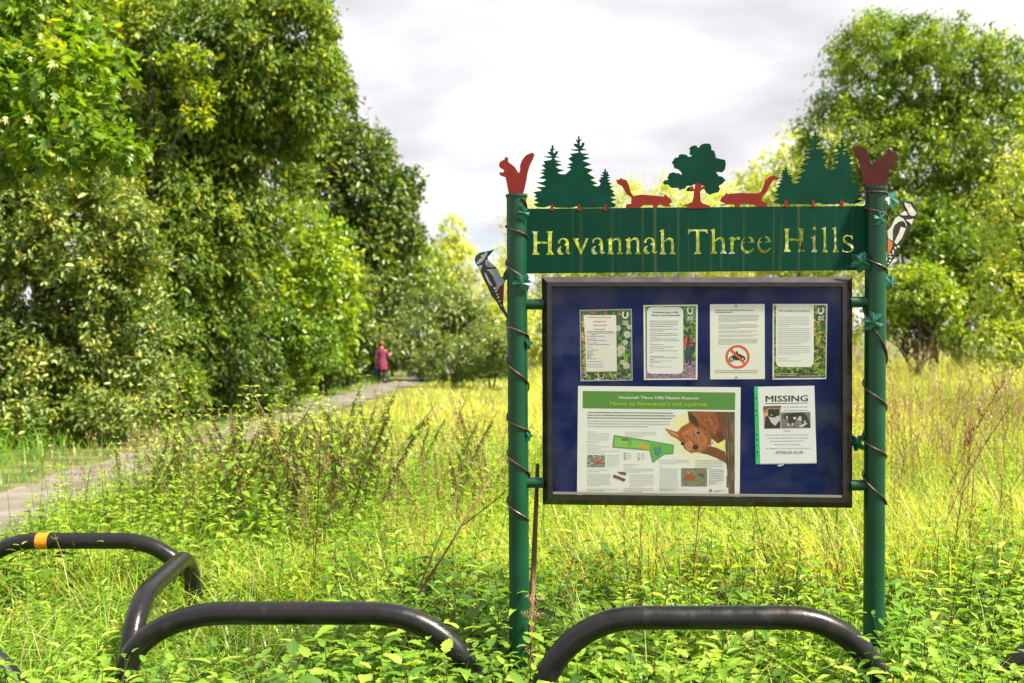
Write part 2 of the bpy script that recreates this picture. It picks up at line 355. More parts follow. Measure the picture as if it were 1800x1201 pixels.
# silhouettes
F1 = [(130,1150),(60,1110),(145,1085),(65,1045),(130,1020),(75,990),(110,965),(60,925),(185,905),(185,890),(105,848),(240,845),(240,830),(105,778),(220,770),(260,735),(145,712),(235,670),(165,630),(240,620),(175,590),(250,575),(190,515),(245,505),(215,460),(330,440),(350,412),(290,408),(220,385),(345,385),(270,320),(330,315),(310,265),(345,272),(335,235),(357,210),(372,235),(368,275),(405,262),(362,300),(365,330),(390,340),(395,310),(440,305),(430,345),(400,385),(470,402),(380,408),(400,445),(490,460),(400,480),(500,515),(400,540),(440,575),(530,595),(425,630),(470,655),(550,655),(640,575),(570,555),(640,535),(580,505),(660,480),(590,418),(655,385),(615,350),(740,330),(745,305),(690,302),(615,285),(745,275),(680,225),(670,195),(735,200),(705,130),(742,140),(735,100),(750,70),(765,100),(757,130),(795,125),(770,155),(762,215),(790,225),(795,185),(835,175),(835,215),(800,265),(875,290),(780,297),(772,315),(800,340),(915,350),(815,380),(920,412),(805,450),(940,505),(830,550),(965,590),(880,640),(1000,715),(925,740),(1035,795),(955,815),(1020,840),(1060,830),(1080,790),(1050,745),(1090,725),(1065,705),(1130,692),(1070,665),(1135,660),(1095,630),(1130,620),(1145,560),(1165,600),(1155,630),(1190,610),(1190,650),(1215,680),(1170,690),(1230,705),(1175,730),(1230,745),(1185,765),(1250,800),(1205,820),(1275,845),(1220,870),(1290,915),(1255,930),(1310,985),(1225,1005),(1315,1040),(1235,1070),(1310,1110),(1295,1150),(1180,1165),(1130,1160),(780,1165),(720,1140),(620,1165),(400,1160),(310,1130),(230,1160)]
def fx(x): return float(np.interp(x, [60, 355, 750, 1150, 1315], [1385, 1070, 675, 225, 45]))
def fy(x, y): return 1105 - (1160 - y) * float(np.interp(x, [355, 750, 1150], [1.04, 1.0, .95]))
F2 = [(fx(x), fy(x, y)) for x, y in F1]
for k, (F, ox, xs, y0, y1) in enumerate(((F1, 930, (345, 750, 1150), 1115, 1205), (F2, 1355, (228, 640, 1070), 1050, 1150))):
    m = MB(); m.prism([Z(F, ox, 230, 8.58)], 0.0, .004, M['darkgreen']); fo = m.build('fir_group_cutout', sign)
    for x in xs:
        m = MB(); m.prism([Z([(x - 26, y1), (x - 24, y0 + 15), (x, y0 - 14), (x + 24, y0 + 15), (x + 26, y1)], ox, 230, 8.58)], .003, .008, M['redbrown']); m.build('trunk', fo)
O1 = [(570,200),(600,165),(650,148),(695,155),(700,180),(730,180),(760,140),(810,118),(905,120),(925,160),(925,220),(970,235),(990,290),(1000,350),(1060,365),(1150,385),(1160,460),(1145,540),(1100,580),(1010,570),(1015,600),(1045,645),(1100,655),(1155,710),(1100,770),(1045,800),(1065,850),(1040,905),(960,920),(905,945),(850,910),(825,870),(800,800),(660,770),(600,800),(530,800),(500,840),(410,865),(390,835),(280,830),(230,780),(160,775),(145,745),(180,710),(235,710),(215,675),(250,600),(290,585),(420,605),(445,640),(450,590),(400,535),(330,510),(315,455),(285,430),(340,350),(395,340),(400,300),(440,288),(520,300),(555,335),(605,325),(610,305),(575,290),(585,230)]
# scallop the crown's edge a little
O1s = []
for i in range(len(O1)):
    a, b = Vector(O1[i]), Vector(O1[(i + 1) % len(O1)]); O1s.append(tuple(a))
    n_ = Vector((b.y - a.y, a.x - b.x)); L_ = n_.length
    if L_ > 45:
        n_ /= L_
        for t in (.3, .5, .7): O1s.append(tuple(a.lerp(b, t) + n_ * (7 if t != .5 else -2)))
m = MB(); m.prism([Z(O1s, 1150, 240, 9.236)], 0, .004, M['darkgreen']); m.prism([Z([(520,870),(545,825),(590,820),(596,890),(540,890)], 1150, 240, 9.236)], 0, .004, M['darkgreen'])
oak = m.build('oak_cutout', sign)
m = MB(); m.prism([Z([(450,1130),(560,1090),(620,1060),(640,980),(650,885),(600,895),(570,870),(590,810),(635,805),(640,850),(660,840),(665,775),(720,755),(780,790),(760,820),(800,810),(830,820),(820,850),(790,855),(745,900),(755,1060),(790,1090),(850,1105),(910,1140),(905,1165),(540,1170),(530,1135)], 1150, 240, 9.236)], .003, .008, M['redbrown'])
m.build('trunk', oak)
S1 = Z([(305,503),(290,420),(280,375),(240,360),(235,340),(265,340),(272,325),(240,305),(233,290),(240,265),(272,248),(280,230),(298,232),(300,265),(345,300),(375,345),(385,330),(385,290),(400,250),(430,215),(470,198),(490,208),(480,240),(455,290),(440,340),(430,400),(415,470),(402,503)], 820, 220, 4.0909)
S2 = Z([(1165,458),(1135,400),(1120,330),(1105,260),(1065,185),(1060,160),(1090,148),(1140,160),(1170,195),(1190,290),(1210,265),(1260,230),(1305,205),(1310,175),(1330,172),(1340,190),(1370,200),(1390,245),(1385,258),(1350,270),(1350,285),(1385,290),(1380,310),(1325,320),(1315,370),(1300,420),(1285,460)], 1240, 220, 4.0909)
S3 = Z([(1075,390),(1092,396),(1110,380),(1130,392),(1150,395),(1168,430),(1180,480),(1200,510),(1250,500),(1330,505),(1420,515),(1432,495),(1445,515),(1470,530),(1478,555),(1455,570),(1475,580),(1465,588),(1415,582),(1400,570),(1375,575),(1368,606),(1345,606),(1340,575),(1280,575),(1225,606),(1150,606),(1145,590),(1150,570),(1185,565),(1185,520),(1150,495),(1120,440),(1105,430),(1085,420)], 820, 220, 4.0909)
S4 = Z([(105,572),(150,568),(105,545),(120,515),(140,505),(148,488),(160,495),(250,488),(390,492),(415,450),(430,400),(460,370),(490,362),(525,380),(520,392),(490,395),(460,440),(440,485),(410,515),(405,545),(440,562),(447,590),(385,590),(340,570),(255,568),(240,594),(218,594),(205,570),(160,570),(125,580)], 1240, 220, 4.0909)
for S, o_, l in ((S1, 0, 'bright red squirrel cut-out sitting up'), (S2, 0, 'dark maroon squirrel cut-out sitting up'), (S3, .0, None), (S4, .0, None)):
    m = MB(); m.prism([S], o_, .005, M['maroon'] if l and 'maroon' in l else M['redbrown']); q = m.build('squirrel_cutout', sign)
    if l: q['label'] = l

# woodpeckers
def ell(cx_, cy_, rx, ry, n=10, rot=0):
    return [(cx_ + rx * math.cos(2 * math.pi * i / n) * math.cos(rot) - ry * math.sin(2 * math.pi * i / n) * math.sin(rot), cy_ + rx * math.cos(2 * math.pi * i / n) * math.sin(rot) + ry * math.sin(2 * math.pi * i / n) * math.cos(rot)) for i in range(n)]
W1 = lambda p: Z(p, 825, 430, 8.58)
m = MB()
m.prism([W1([(380,70),(300,95),(220,110),(150,125),(100,170),(80,220),(90,280),(130,340),(165,400),(210,520),(280,650),(330,770),(420,880),(470,980),(520,1040),(575,1140),(573,1050),(525,960),(510,895),(525,590),(545,545),(575,520),(573,380),(555,372),(520,430),(500,495),(470,480),(440,400),(400,340),(330,280),(280,230),(275,190),(330,130)])], .003, .006, M['black'])
for p in ([(100,290),(150,220),(200,190),(240,115),(272,112),(265,160),(210,240),(150,290),(105,303)], [(122,322),(200,310),(168,390)], [(245,230),(270,228),(330,275),(395,335),(330,345),(270,335),(240,290)],
          [(250,382),(330,370),(418,365),(468,480),(535,545),(520,590),(440,650),(435,690),(410,680),(405,600),(350,470),(290,400)]):
    m.prism([W1(p)], .0045, .002, M['grey'])
m.prism([W1([(225,420),(250,425),(300,540),(350,610),(345,635),(300,600),(240,480)])], .0045, .002, M['grey'])
m.prism([W1([(450,650),(523,595),(513,890),(480,860)])], .0045, .002, M['redbrown'])
for x, y, r_ in ((383, 660, 19), (402, 703, 18), (423, 755, 15), (435, 797, 17), (455, 855, 15), (484, 918, 11), (196, 172, 20)): m.prism([W1(ell(x, y, r_, r_ * .85))], .0046, .002, M['white'])
m.prism([W1(ell(198, 172, 10, 10, 8))], .0054, .002, M['black'])
m.build('woodpecker_cutout', sign)['label'] = 'woodpecker cut-out, pale breast painted grey for shade'
W2 = lambda p: Z(p, 1530, 330, 8.01)
m = MB()
m.prism([W2([(400,200),(430,180),(470,195),(520,200),(580,200),(640,260),(665,330),(650,390),(615,440),(580,540),(540,610),(500,700),(440,810),(380,900),(320,1020),(250,1110),(222,1150),(213,1100),(245,1000),(240,720),(205,600),(200,480),(230,480),(262,560),(290,540),(340,430),(410,380),(470,340),(480,290),(440,240)])], .003, .006, M['black'])
for p in ([(480,203),(520,225),(560,230),(600,290),(648,350),(636,388),(590,403),(550,380),(520,310),(490,260)], [(415,383),(480,325),(510,345),(530,388),(470,392)], [(495,455),(612,437),(580,525),(550,490)],
          [(350,432),(400,398),(470,442),(510,520),(505,560),(490,500),(460,470),(400,480),(340,530),(315,600),(315,755),(248,703),(238,612),(290,552)], [(430,550),(500,575),(440,720),(370,800),(335,770),(400,640)]):
    m.prism([W2(p)], .0045, .002, M['white'])
m.prism([W2([(246,708),(318,780),(300,850),(258,945),(244,935)])], .0045, .002, M['orange'])
for x, y, r_ in ((395, 830, 17), (353, 850, 17), (320, 893, 15), (318, 925, 14), (278, 940, 13), (292, 980, 14), (265, 972, 10), (276, 1025, 16), (250, 1065, 12)): m.prism([W2(ell(x, y, r_, r_))], .0046, .002, M['white'])
m.prism([W2(ell(550, 256, 10, 8, 8))], .0054, .002, M['black'])
m.build('woodpecker_cutout', sign)['label'] = 'white breasted woodpecker cut-out with orange rump'

# vines: wire wound round each post, falling from left to right across the front
def post_at(p, v):
    a, b = p
    z = sp(908, v).z
    t = (a.z - z) / (a.z - b.z); return a + (b - a) * t
def leaf_shape(n=5):
    pts = []
    for k in range(5):
        a = math.pi / 2 + (k - 2) * 1.08
        for da, r_ in ((-.40, .74), (-.24, .80), (-.12, .86), (0, 1.0 if k == 2 else .94), (.12, .86), (.24, .80), (.40, .74)):
            pts.append((r_ * math.cos(a + da), r_ * math.sin(a + da)))
        if k < 4: pts.append((.52 * math.cos(a + .54), .52 * math.sin(a + .54)))
    pts.append((0.12, -.35)); pts.append((0, -.12)); pts.insert(0, (-.12, -.35))
    return pts
def ivy_leaf(parent, u, v, size, rot, yaw=0, off=.05, tilt=.2):
    c = sp(u, v, off); pts = leaf_shape(); r = size * PX * .56
    bm = bmesh.new()
    cv = bm.verts.new((0, 0, 0.0)); vs_ = []
    for (x, y) in pts:
        q = math.hypot(x, y); vs_.append(bm.verts.new((x * r, y * r, -r * .30 * q * q + r * .12 * math.sin(5 * math.atan2(y, x)))))
    for i in range(len(vs_)): bm.faces.new((cv, vs_[i], vs_[(i + 1) % len(vs_)]))
    bmesh.ops.recalc_face_normals(bm, faces=bm.faces[:])
    bmesh.ops.solidify(bm, geom=bm.faces[:], thickness=.003)
    M_ = Matrix((( EX.x, 0, EN.x), (EX.y, 0, EN.y), (0, 1, 0))).to_4x4()   # x->EX, y->Z, z->toward camera
    T = Matrix.Translation(c) @ M_ @ Matrix.Rotation(yaw, 4, 'Y') @ Matrix.Rotation(tilt, 4, 'X') @ Matrix.Rotation(rot, 4, 'Z')
    bm.transform(T)
    me = bpy.data.meshes.new('ivy_leaf'); bm.to_mesh(me); bm.free(); me.materials.append(M['ivy'])
    return link('ivy_leaf', me, parent)
def vine(p, pairs, first, leaves):
    pts = []; r = RP + .0045
    n = 12
    seq = []
    for i, (vl, vr) in enumerate(pairs):
        seq.append((vl, 180)); seq.append((vr, 360))
    # angle a: 180 = left, 270 = front, 360 = right, then 450 = back
    a_prev = None
    for i in range(len(pairs)):
        vl, vr = pairs[i]
        for k in range(n): pts.append((vl + (vr - vl) * k / n, 180 + 180 * k / n))
        if i < len(pairs) - 1:
            v2 = pairs[i + 1][0]
            for k in range(n): pts.append((vr + (v2 - vr) * k / n, 360 + 180 * k / n))
    if first: pts = first + pts
    P3 = []
    for v, a in pts:
        c = post_at(p, v); a = R(a)
        P3.append(c + EX * (r * math.cos(a)) + EN * (-r * math.sin(a)))
    m = MB(); m.tube(P3, [0.0037 + .0006 * math.sin(i * .7) for i in range(len(P3))], M['vine'], 8)
    vo = m.build('vine', sign, True)
    for L in leaves: ivy_leaf(vo, *L)
vine(PL, [(398, 418), (462, 500), (570, 592), (632, 678), (735, 760), (795, 835), (880, 917)], [(350, 300), (360, 330), (372, 380), (385, 450)],
     [(921, 374, 27, 2.9, 0.3, .05), (918, 498, 34, .5, .1, .055), (931, 606, 22, -1.3, 1.0, .02), (931, 768, 20, -1.5, .9, .02)])
vine(PR, [(342, 346), (369, 388), (455, 482), (545, 636), (676, 717), (770, 801), (833, 885)], None,
     [(1564, 347, 40, -.9, .2, .02, -.5), (1549, 384, 28, .4, .5, .05), (1514, 462, 36, 1.9, -.2, .05), (1567, 496, 30, -1.2, .6, .01), (1536, 566, 36, .3, 0, .055), (1507, 780, 30, 1.7, -.5, 0)])

# notice case
M['lip'] = pmat('skylit_top_lip', (.055, .045, .06), (.085, .07, .09), rough=.35, scale=14, metal=.3)  # top chamfer lightened: sheen from the sky put into its colour
def loop_rect(l, t, r_, b): return [(l, t), (r_, t), (r_, b), (l, b)]
case = MB(); mi = case.mi(M['case'])
O = [(952.5, 487), (1498, 487.5), (1498, 893), (954, 887)]
def inset(q, d): (a, b, c, e) = q; return [(a[0] + d, a[1] + d), (b[0] - d, b[1] + d), (c[0] - d, c[1] - d), (e[0] + d, e[1] - d)]
rings = [(O, -.045), (O, .008), (inset(O, 9), .031), (inset(O, 16.5), .031), (inset(O, 17.5), .028), (inset(O, 17.5), -.012)]
n0 = 0
for q, off in rings: case.v += [sp(u, v, off) for u, v in q]
for i in range(len(rings) - 1):
    for k in range(4):
        a = i * 4 + k; b = i * 4 + (k + 1) % 4
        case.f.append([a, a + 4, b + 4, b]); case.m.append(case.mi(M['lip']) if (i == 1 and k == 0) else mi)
case.f.append([3, 2, 1, 0][::-1]); case.m.append(mi)
co = case.build('notice_case', sign)
m = MB(); m.prism([inset(O, 12)], .004, .012, M['board']); m.build('backboard', co)
m = MB(); m.prism([inset(O, 16.9)], .0245, .003, M['glass']); gl_ = m.build('glass_pane', co)
m = MB(); q = inset(O, 18); m.prism([[(q[3][0], q[3][1] - 4), (q[2][0], q[2][1] - 4), (q[2][0], q[2][1]), (q[3][0], q[3][1])]], 0.0300, .008, pmat('worn_aluminium', (.30, .29, .27), rough=.4, metal=.6)); m.build('glazing_strip', co)
for (u0, u1, v) in ((922, 956, 535), (924, 956, 848.5), (1494, 1526, 531), (1494, 1526, 853)):
    m = MB(); m.tube([sp(u0, v, 0), sp(u1, v, 0)], .0215, M['green'], 24); m.build('crossbar', sign, True)

# ------------------------------------------------------------ notices
def srgb(c):
    c = [x / 255 for x in c]; return tuple((x / 12.92 if x <= .04045 else ((x + .055) / 1.055) ** 2.4) for x in c)
PAPER = (.80, .795, .78)
class Sheet:
    """flat printed sheet: every patch sits a fraction of a millimetre above the one below"""
    def __init__(s, off=0.0): s.v = []; s.f = []; s.c = []; s.off = off
    def poly(s, pts, c, lay=1):
        p3 = [sp(u, v, s.off + lay * .00016) for u, v in pts]
        l2 = [Vector((p.dot(EX), p.z, 0)) for p in p3]
        n = len(s.v); s.v += p3
        for t in tessellate_polygon([l2]):
            a, b, c_ = t
            if (p3[b] - p3[a]).cross(p3[c_] - p3[a]).dot(EN) < 0: a, b, c_ = c_, b, a
            s.f.append((n + a, n + b, n + c_)); s.c.append(c)
    def body(s, q, c=PAPER, th=.0012):
        m_ = MB(); m_.prism([q], s.off, th, M['print']); n = len(s.v); s.v += m_.v
        for f in m_.f: s.f.append([n + i for i in f]); s.c.append(c)
    def text(s, t, x0, y0, w, h, c, lay=4, slant=0.0, bold=0.0):
        s.text1(t, x0, y0, w, h, c, lay, slant)
        if bold:                                # heavier strokes: the same letters again, moved by a hair
            s.text1(t, x0 + bold * h * 2.2, y0, w, h, c, lay + .3, slant)
            s.text1(t, x0 + bold * h * 4.4, y0, w, h, c, lay + .6, slant)
    def text1(s, t, x0, y0, w, h, c, lay=4, slant=0.0, bold=0.0):
        cu = bpy.data.curves.new('t', 'FONT'); cu.body = t; cu.resolution_u = 2; cu.offset = bold * .55; cu.size = 1
        ob = bpy.data.objects.new('t', cu); col.objects.link(ob); bpy.context.view_layer.update()
        me = bpy.data.meshes.new_from_object(ob.evaluated_get(bpy.context.evaluated_depsgraph_get()))
        xs = [v.co.x for v in me.vertices]; ax, bx = min(xs), max(xs)
        kx = w / (bx - ax); ky = h / .73
        n = len(s.v)
        for v in me.vertices:
            u = x0 + (v.co.x - ax) * kx; vv = y0 - v.co.y * ky + (u - x0) * slant
            s.v.append(sp(u, vv, s.off + lay * .00016))
        for p in me.polygons: s.f.append([n + i for i in p.vertices]); s.c.append(c)
        bpy.data.objects.remove(ob); bpy.data.curves.remove(cu); bpy.data.meshes.remove(me)
    def lines(s, x0, y0, x1, n, dy, c, h=.5, last=.6, slant=0.0, lay=3):
        for i in range(n):
            x = x0; xe = x1 if i < n - 1 else x0 + (x1 - x0) * last
            xe -= random.uniform(0, .07) * (x1 - x0)
            while x < xe:
                wd = random.uniform(1.2, 5.0); e = min(x + wd, xe); y = y0 + i * dy + slant * (x - x0); y2 = y0 + i * dy + slant * (e - x0)
                s.poly([(x, y - h / 2), (e, y2 - h / 2), (e, y2 + h / 2), (x, y + h / 2)], c, lay); x = e + random.uniform(.5, .9)
    def mottle(s, q, cols, n, rmin, rmax, lay0=2, tall=1.0):
        (x0, y0, x1, y1) = q
        for i in range(n):
            r_ = random.uniform(rmin, rmax); u = random.uniform(x0, x1); v = random.uniform(y0, y1)
            a0 = random.uniform(0, 6); pts = []
            for k in range(7):
                a = a0 + k * .8976; rr = r_ * random.uniform(.5, 1.1)
                pts.append((min(max(u + rr * math.cos(a), x0), x1), min(max(v + rr * tall * math.sin(a), y0), y1)))
            ar = sum(pts[k][0] * pts[(k + 1) % 7][1] - pts[(k + 1) % 7][0] * pts[k][1] for k in range(7))
            if abs(ar) < .05: continue
            s.poly(pts, random.choice(cols), lay0 + i * .0008)
    def build(s, name, label, cat, group=None):
        me = bpy.data.meshes.new(name); me.from_pydata([tuple(p) for p in s.v], [], s.f); me.materials.append(M['print'])
        at_ = me.color_attributes.new('ink', 'FLOAT_COLOR', 'CORNER')
        arr = []
        for f, c in zip(me.polygons, s.c): arr += [*c, 1.0] * f.loop_total
        at_.data.foreach_set('color', arr)
        o = link(name, me); return tag(o, label, cat, group)
def pin(o, u, v, off):
    m = MB(); c = sp(u, v, off); m.tube([c, c + EN * .003], [.0045, .0030], M['brass'], 10); m.build('brass_pin', o, True)
NG = 'notices pinned in the notice case'
OFFP = .0055
GREENS = [srgb(c) for c in ((58, 92, 30), (96, 140, 40), (30, 60, 28), (130, 165, 60), (44, 70, 20), (20, 40, 22))]
DARKT = srgb((95, 95, 100)); LIGHTT = srgb((150, 152, 158))
def logo(s, u, v, k=1.0):
    # white U mark: two uprights and a bowl
    wht = (.8, .8, .78); r0, r1 = 5.6 * k, 3.0 * k
    out_, inn = [], []
    for i in range(13):
        a = math.pi * i / 12; out_.append((u + r0 * math.cos(a), v + r0 * math.sin(a))); inn.append((u + r1 * math.cos(a), v + r1 * math.sin(a) * .95))
    s.poly([(u + r0, v - 7 * k)] + out_ + [(u - r0, v - 7 * k), (u - r1, v - 7 * k)] + inn[::-1] + [(u + r1, v - 7 * k)], wht, 6)
    s.text('URBAN', u - 5.3 * k, v + 12.6 * k, 10.6 * k, 3.4 * k, wht, 6, bold=.02); s.text('GREEN', u - 5.3 * k, v + 16.8 * k, 10.6 * k, 3.4 * k, wht, 6, bold=.02)
# 1 daisies
s = Sheet(OFFP)
q = [(1019, 545), (1110.5, 543), (1112, 669), (1020.5, 670.5)]
s.body(q, (.42, .40, .48))
s.poly([(1020.5, 547), (1109, 545), (1110.5, 667), (1022, 668.5)], srgb((60, 88, 50)), 1)
s.mottle((1022, 546.5, 1109, 556), GREENS + [srgb((180, 90, 60))], 60, 1, 4)
s.mottle((1022, 556, 1030, 600), [srgb((205, 175, 70)), srgb((190, 150, 110)), srgb((120, 105, 80))], 40, 2, 5)
s.mottle((1022, 600, 1031, 655), [srgb((170, 160, 60)), srgb((90, 120, 50)), srgb((160, 170, 130))], 45, 1.5, 4)
s.mottle((1083, 570, 1109.5, 667), GREENS + [srgb((70, 120, 90)), srgb((60, 110, 60))], 260, 1.5, 5)
for u, v, r_ in ((1103, 588, 6), (1086, 577, 5), (1092, 614, 7), (1099, 602, 4.5), (1101, 643, 5.5), (1094, 637, 4), (1089, 623, 4), (1106, 575, 4)):
    for k in range(9):
        a = k * .698; s.poly([(u, v), (u + r_ * math.cos(a - .22), v + r_ * math.sin(a - .22)), (u + r_ * 1.1 * math.cos(a), v + r_ * 1.1 * math.sin(a)), (u + r_ * math.cos(a + .22), v + r_ * math.sin(a + .22))], (.72, .72, .68), 4)
    s.poly(ell(u, v, r_ * .32, r_ * .3, 8), srgb((225, 150, 40)), 5)
s.mottle((1022, 655, 1109, 668), GREENS + [srgb((200, 130, 180)), srgb((215, 150, 200)), srgb((120, 100, 90)), srgb((200, 190, 170))], 150, 1.5, 4)
s.poly(Z([(135,165),(625,163),(640,1012),(175,1018),(160,480)], 1010, 535, 8.58), (.72, .69, .66), 4.5)
s.poly(Z([(135,165),(625,163),(630,400),(150,410)], 1010, 535, 8.58), (.78, .73, .72), 5)
red = srgb((165, 55, 55))
for t, x, y, wd in (('Welcome to your park,', 205, 205, 350), ('managed by', 285, 268, 190), ('Urban Green', 285, 326, 205), ('Newcastle', 300, 385, 160)):
    (u, v), = Z([(x, y)], 1010, 535, 8.58); s.text(t, u, v, wd / 8.58, 2.5, red, 7, bold=.015)
for y, x0_, x1_, c in ((412,190,580,DARKT),(434,190,600,DARKT),(458,260,320,DARKT),(482,185,465,srgb((80,90,170))),(522,190,325,DARKT),(546,190,490,srgb((80,90,170))),(584,190,340,DARKT),(608,190,525,srgb((80,90,170))),(646,190,255,DARKT),(688,190,360,DARKT),(713,190,280,DARKT),(735,190,255,DARKT),(757,190,290,DARKT),(778,190,255,DARKT),(800,190,250,DARKT),(823,190,325,DARKT),(865,190,425,srgb((90,140,190))),(906,190,450,srgb((90,140,190))),(944,190,440,srgb((90,140,190)))):
    (u0, v0), (u1, _) = Z([(x0_, y), (x1_, y)], 1010, 535, 8.58); s.lines(u0, v0, u1 + 1, 1, 1, c, .9, 1, lay=7)
logo(s, 1099, 555, .95)
n1 = s.build('notice_sheet', 'laminated notice with a border of white daisies and red heading', 'notice', NG)
# 2 volunteering
s = Sheet(OFFP)
s.body([(1131, 536.5), (1226.5, 535.5), (1226, 667.5), (1132, 668)])
s.poly([(1134.5, 539), (1223.5, 538), (1223, 665), (1135, 665.5)], srgb((76, 110, 36)), 1)
s.mottle((1135, 538.7, 1223, 549), GREENS + [srgb((150, 170, 60))], 80, 1.5, 4)
s.mottle((1197, 545, 1223, 645), GREENS + [srgb((120, 150, 40))], 260, 1.5, 5)
s.mottle((1135, 550, 1140, 640), [srgb((90, 100, 60)), srgb((60, 70, 50))], 50, 1, 3)
s.mottle((1135, 636, 1223, 665), [srgb((150, 100, 165)), srgb((175, 130, 190)), srgb((130, 90, 140)), srgb((165, 140, 130))], 320, 1, 4)
s.mottle((1197, 640, 1223, 665), [srgb((150, 100, 165)), srgb((120, 130, 80)), srgb((185, 150, 190))], 100, 1, 3)
N2z = lambda p: Z(p, 1125, 530, 8.58)
def rrect(x0_, y0_, x1_, y1_, r_, tl=True, tr=True):
    pts = []
    for (cx_, cy_, a0, on) in ((x1_ - r_, y0_ + r_, -90, tr), (x1_ - r_, y1_ - r_, 0, True), (x0_ + r_, y1_ - r_, 90, True), (x0_ + r_, y0_ + r_, 180, tl)):
        if not on:
            pts.append((x1_, y0_) if a0 == -90 else (x0_, y0_)); continue
        for i in range(7):
            a = R(a0 + 15 * i); pts.append((cx_ + r_ * math.cos(a), cy_ + r_ * math.sin(a)))
    return pts
s.poly(N2z(rrect(103, 85, 652, 1092, 75)), (.76, .76, .78), 4.5)
dk = srgb((30, 95, 60))
for t, x, y, wd in (('Volunteering at Big', 188, 178, 385), ('Waters and Havannah', 165, 222, 435)):
    (u, v), = N2z([(x, y)]); s.text(t, u, v, wd / 8.58, 3.3, dk, 6, bold=.03)
for y, n, x1_, la in ((296, 4, 600, .85), (418, 2, 570, .55), (484, 3, 590, .28), (565, 3, 600, .1), (652, 1, 365, 1), (686, 2, 545, .55), (745, 2, 585, .1), (828, 1, 390, 1), (850, 2, 580, .2), (960, 1, 215, 1)):
    (u0, v0), (u1, _) = N2z([(150, y), (x1_, y)]); s.lines(u0, v0, u1, n, 3.2, DARKT, .9, la, lay=6)
for y, x1_ in ((899, 500), (918, 320), (988, 485)):
    (u0, v0), (u1, _) = N2z([(150, y), (x1_, y)]); s.lines(u0, v0, u1, 1, 3, srgb((110, 150, 200)), .9, 1, lay=6)
# the photographed worker in an orange jacket seen from behind
s.poly(N2z([(690,690),(790,690),(775,940),(745,940),(740,780),(725,940),(690,930)]), srgb((44, 62, 84)), 5)
s.poly(N2z([(665,560),(690,530),(780,530),(800,580),(800,670),(780,660),(690,665),(680,700),(660,690)]), srgb((48, 60, 40)), 5.2)
for p in ([(668,560),(690,535),(700,600),(680,700),(660,690)], [(695,530),(712,530),(706,650),(694,650)], [(760,530),(778,530),(785,630),(768,630)], [(740,650),(805,650),(805,672),(740,670)]): s.poly(N2z(p), srgb((214, 74, 36)), 5.5)
s.poly(N2z(ell(708, 485, 22, 26)), srgb((28, 40, 60)), 5.6)
logo(s, 1213, 547.5, .95)
n2 = s.build('notice_sheet', 'notice with rounded white text panel and green heading, worker in orange jacket beside it', 'notice', NG)
for u, v in ((1135, 541), (1221.5, 540), (1136.5, 664), (1221, 663.5)): pin(n2, u, v, OFFP + .004)
# 3 no motorcycles
s = Sheet(OFFP)
s.body([(1248, 535), (1344, 534.5), (1344.5, 666.5), (1248.5, 667)], (.78, .77, .73))
N3z = lambda p: Z(p, 1240, 530, 8.58)
for y, x1_ in ((133, 750), (163, 420)):
    (u0, v0), (u1, _) = N3z([(150, y), (x1_, y)]); s.lines(u0, v0, u1, 1, 3, srgb((60, 85, 95)), 1.3, 1)
for y, n, la in ((208, 6, .55), (350, 4, .5), (445, 2, .85), (505, 2, .9), (565, 5, .4)):
    (u0, v0), (u1, _) = N3z([(200, y), (820, y)]); s.lines(u0, v0, u1, n, 2.3, LIGHTT, .75, la)
for y, la in ((1045, 1), (1073, 1)):
    (u0, v0), (u1, _) = N3z([(145, y), (805, y)]); s.lines(u0, v0, u1, 1, 2.3, DARKT, .9, la)
cx_, cy_ = 486, 835; ringpts = 36; org = srgb((222, 84, 44))
for i in range(ringpts):
    a0, a1 = 2 * math.pi * i / ringpts, 2 * math.pi * (i + 1) / ringpts
    s.poly(N3z([(cx_ + 182 * math.cos(a0), cy_ + 178 * math.sin(a0)), (cx_ + 182 * math.cos(a1), cy_ + 178 * math.sin(a1)), (cx_ + 146 * math.cos(a1), cy_ + 143 * math.sin(a1)), (cx_ + 146 * math.cos(a0), cy_ + 143 * math.sin(a0))]), org, 4)
bk = srgb((25, 28, 26))
def ringp(x, y, r1, r2, lay):
    for i in range(16):
        a0, a1 = 2 * math.pi * i / 16, 2 * math.pi * (i + 1) / 16
        s.poly(N3z([(x + r1 * math.cos(a0), y + r1 * math.sin(a0)), (x + r1 * math.cos(a1), y + r1 * math.sin(a1)), (x + r2 * math.cos(a1), y + r2 * math.sin(a1)), (x + r2 * math.cos(a0), y + r2 * math.sin(a0))]), bk, lay)
ringp(392, 872, 40, 24, 3); ringp(568, 862, 36, 20, 3); s.poly(N3z(ell(392, 872, 10, 10, 8)), bk, 3)
s.poly(N3z([(390,830),(400,815),(440,810),(470,830),(500,850),(540,840),(560,880),(520,890),(440,885),(425,850)]), bk, 3)
s.poly(N3z([(455,760),(475,745),(490,760),(490,785),(530,800),(590,830),(605,870),(590,880),(560,845),(500,830),(465,800)]), bk, 3.2)
s.poly(N3z([(398, 715), (368, 738), (580, 944), (600, 925)]), org, 5)
n3 = s.build('notice_sheet', 'white typed notice with a red circle striking out a motorcycle', 'notice', NG)
for u, v in ((1294, 537.8), (1294.3, 663.5)): pin(n3, u, v, OFFP + .002)
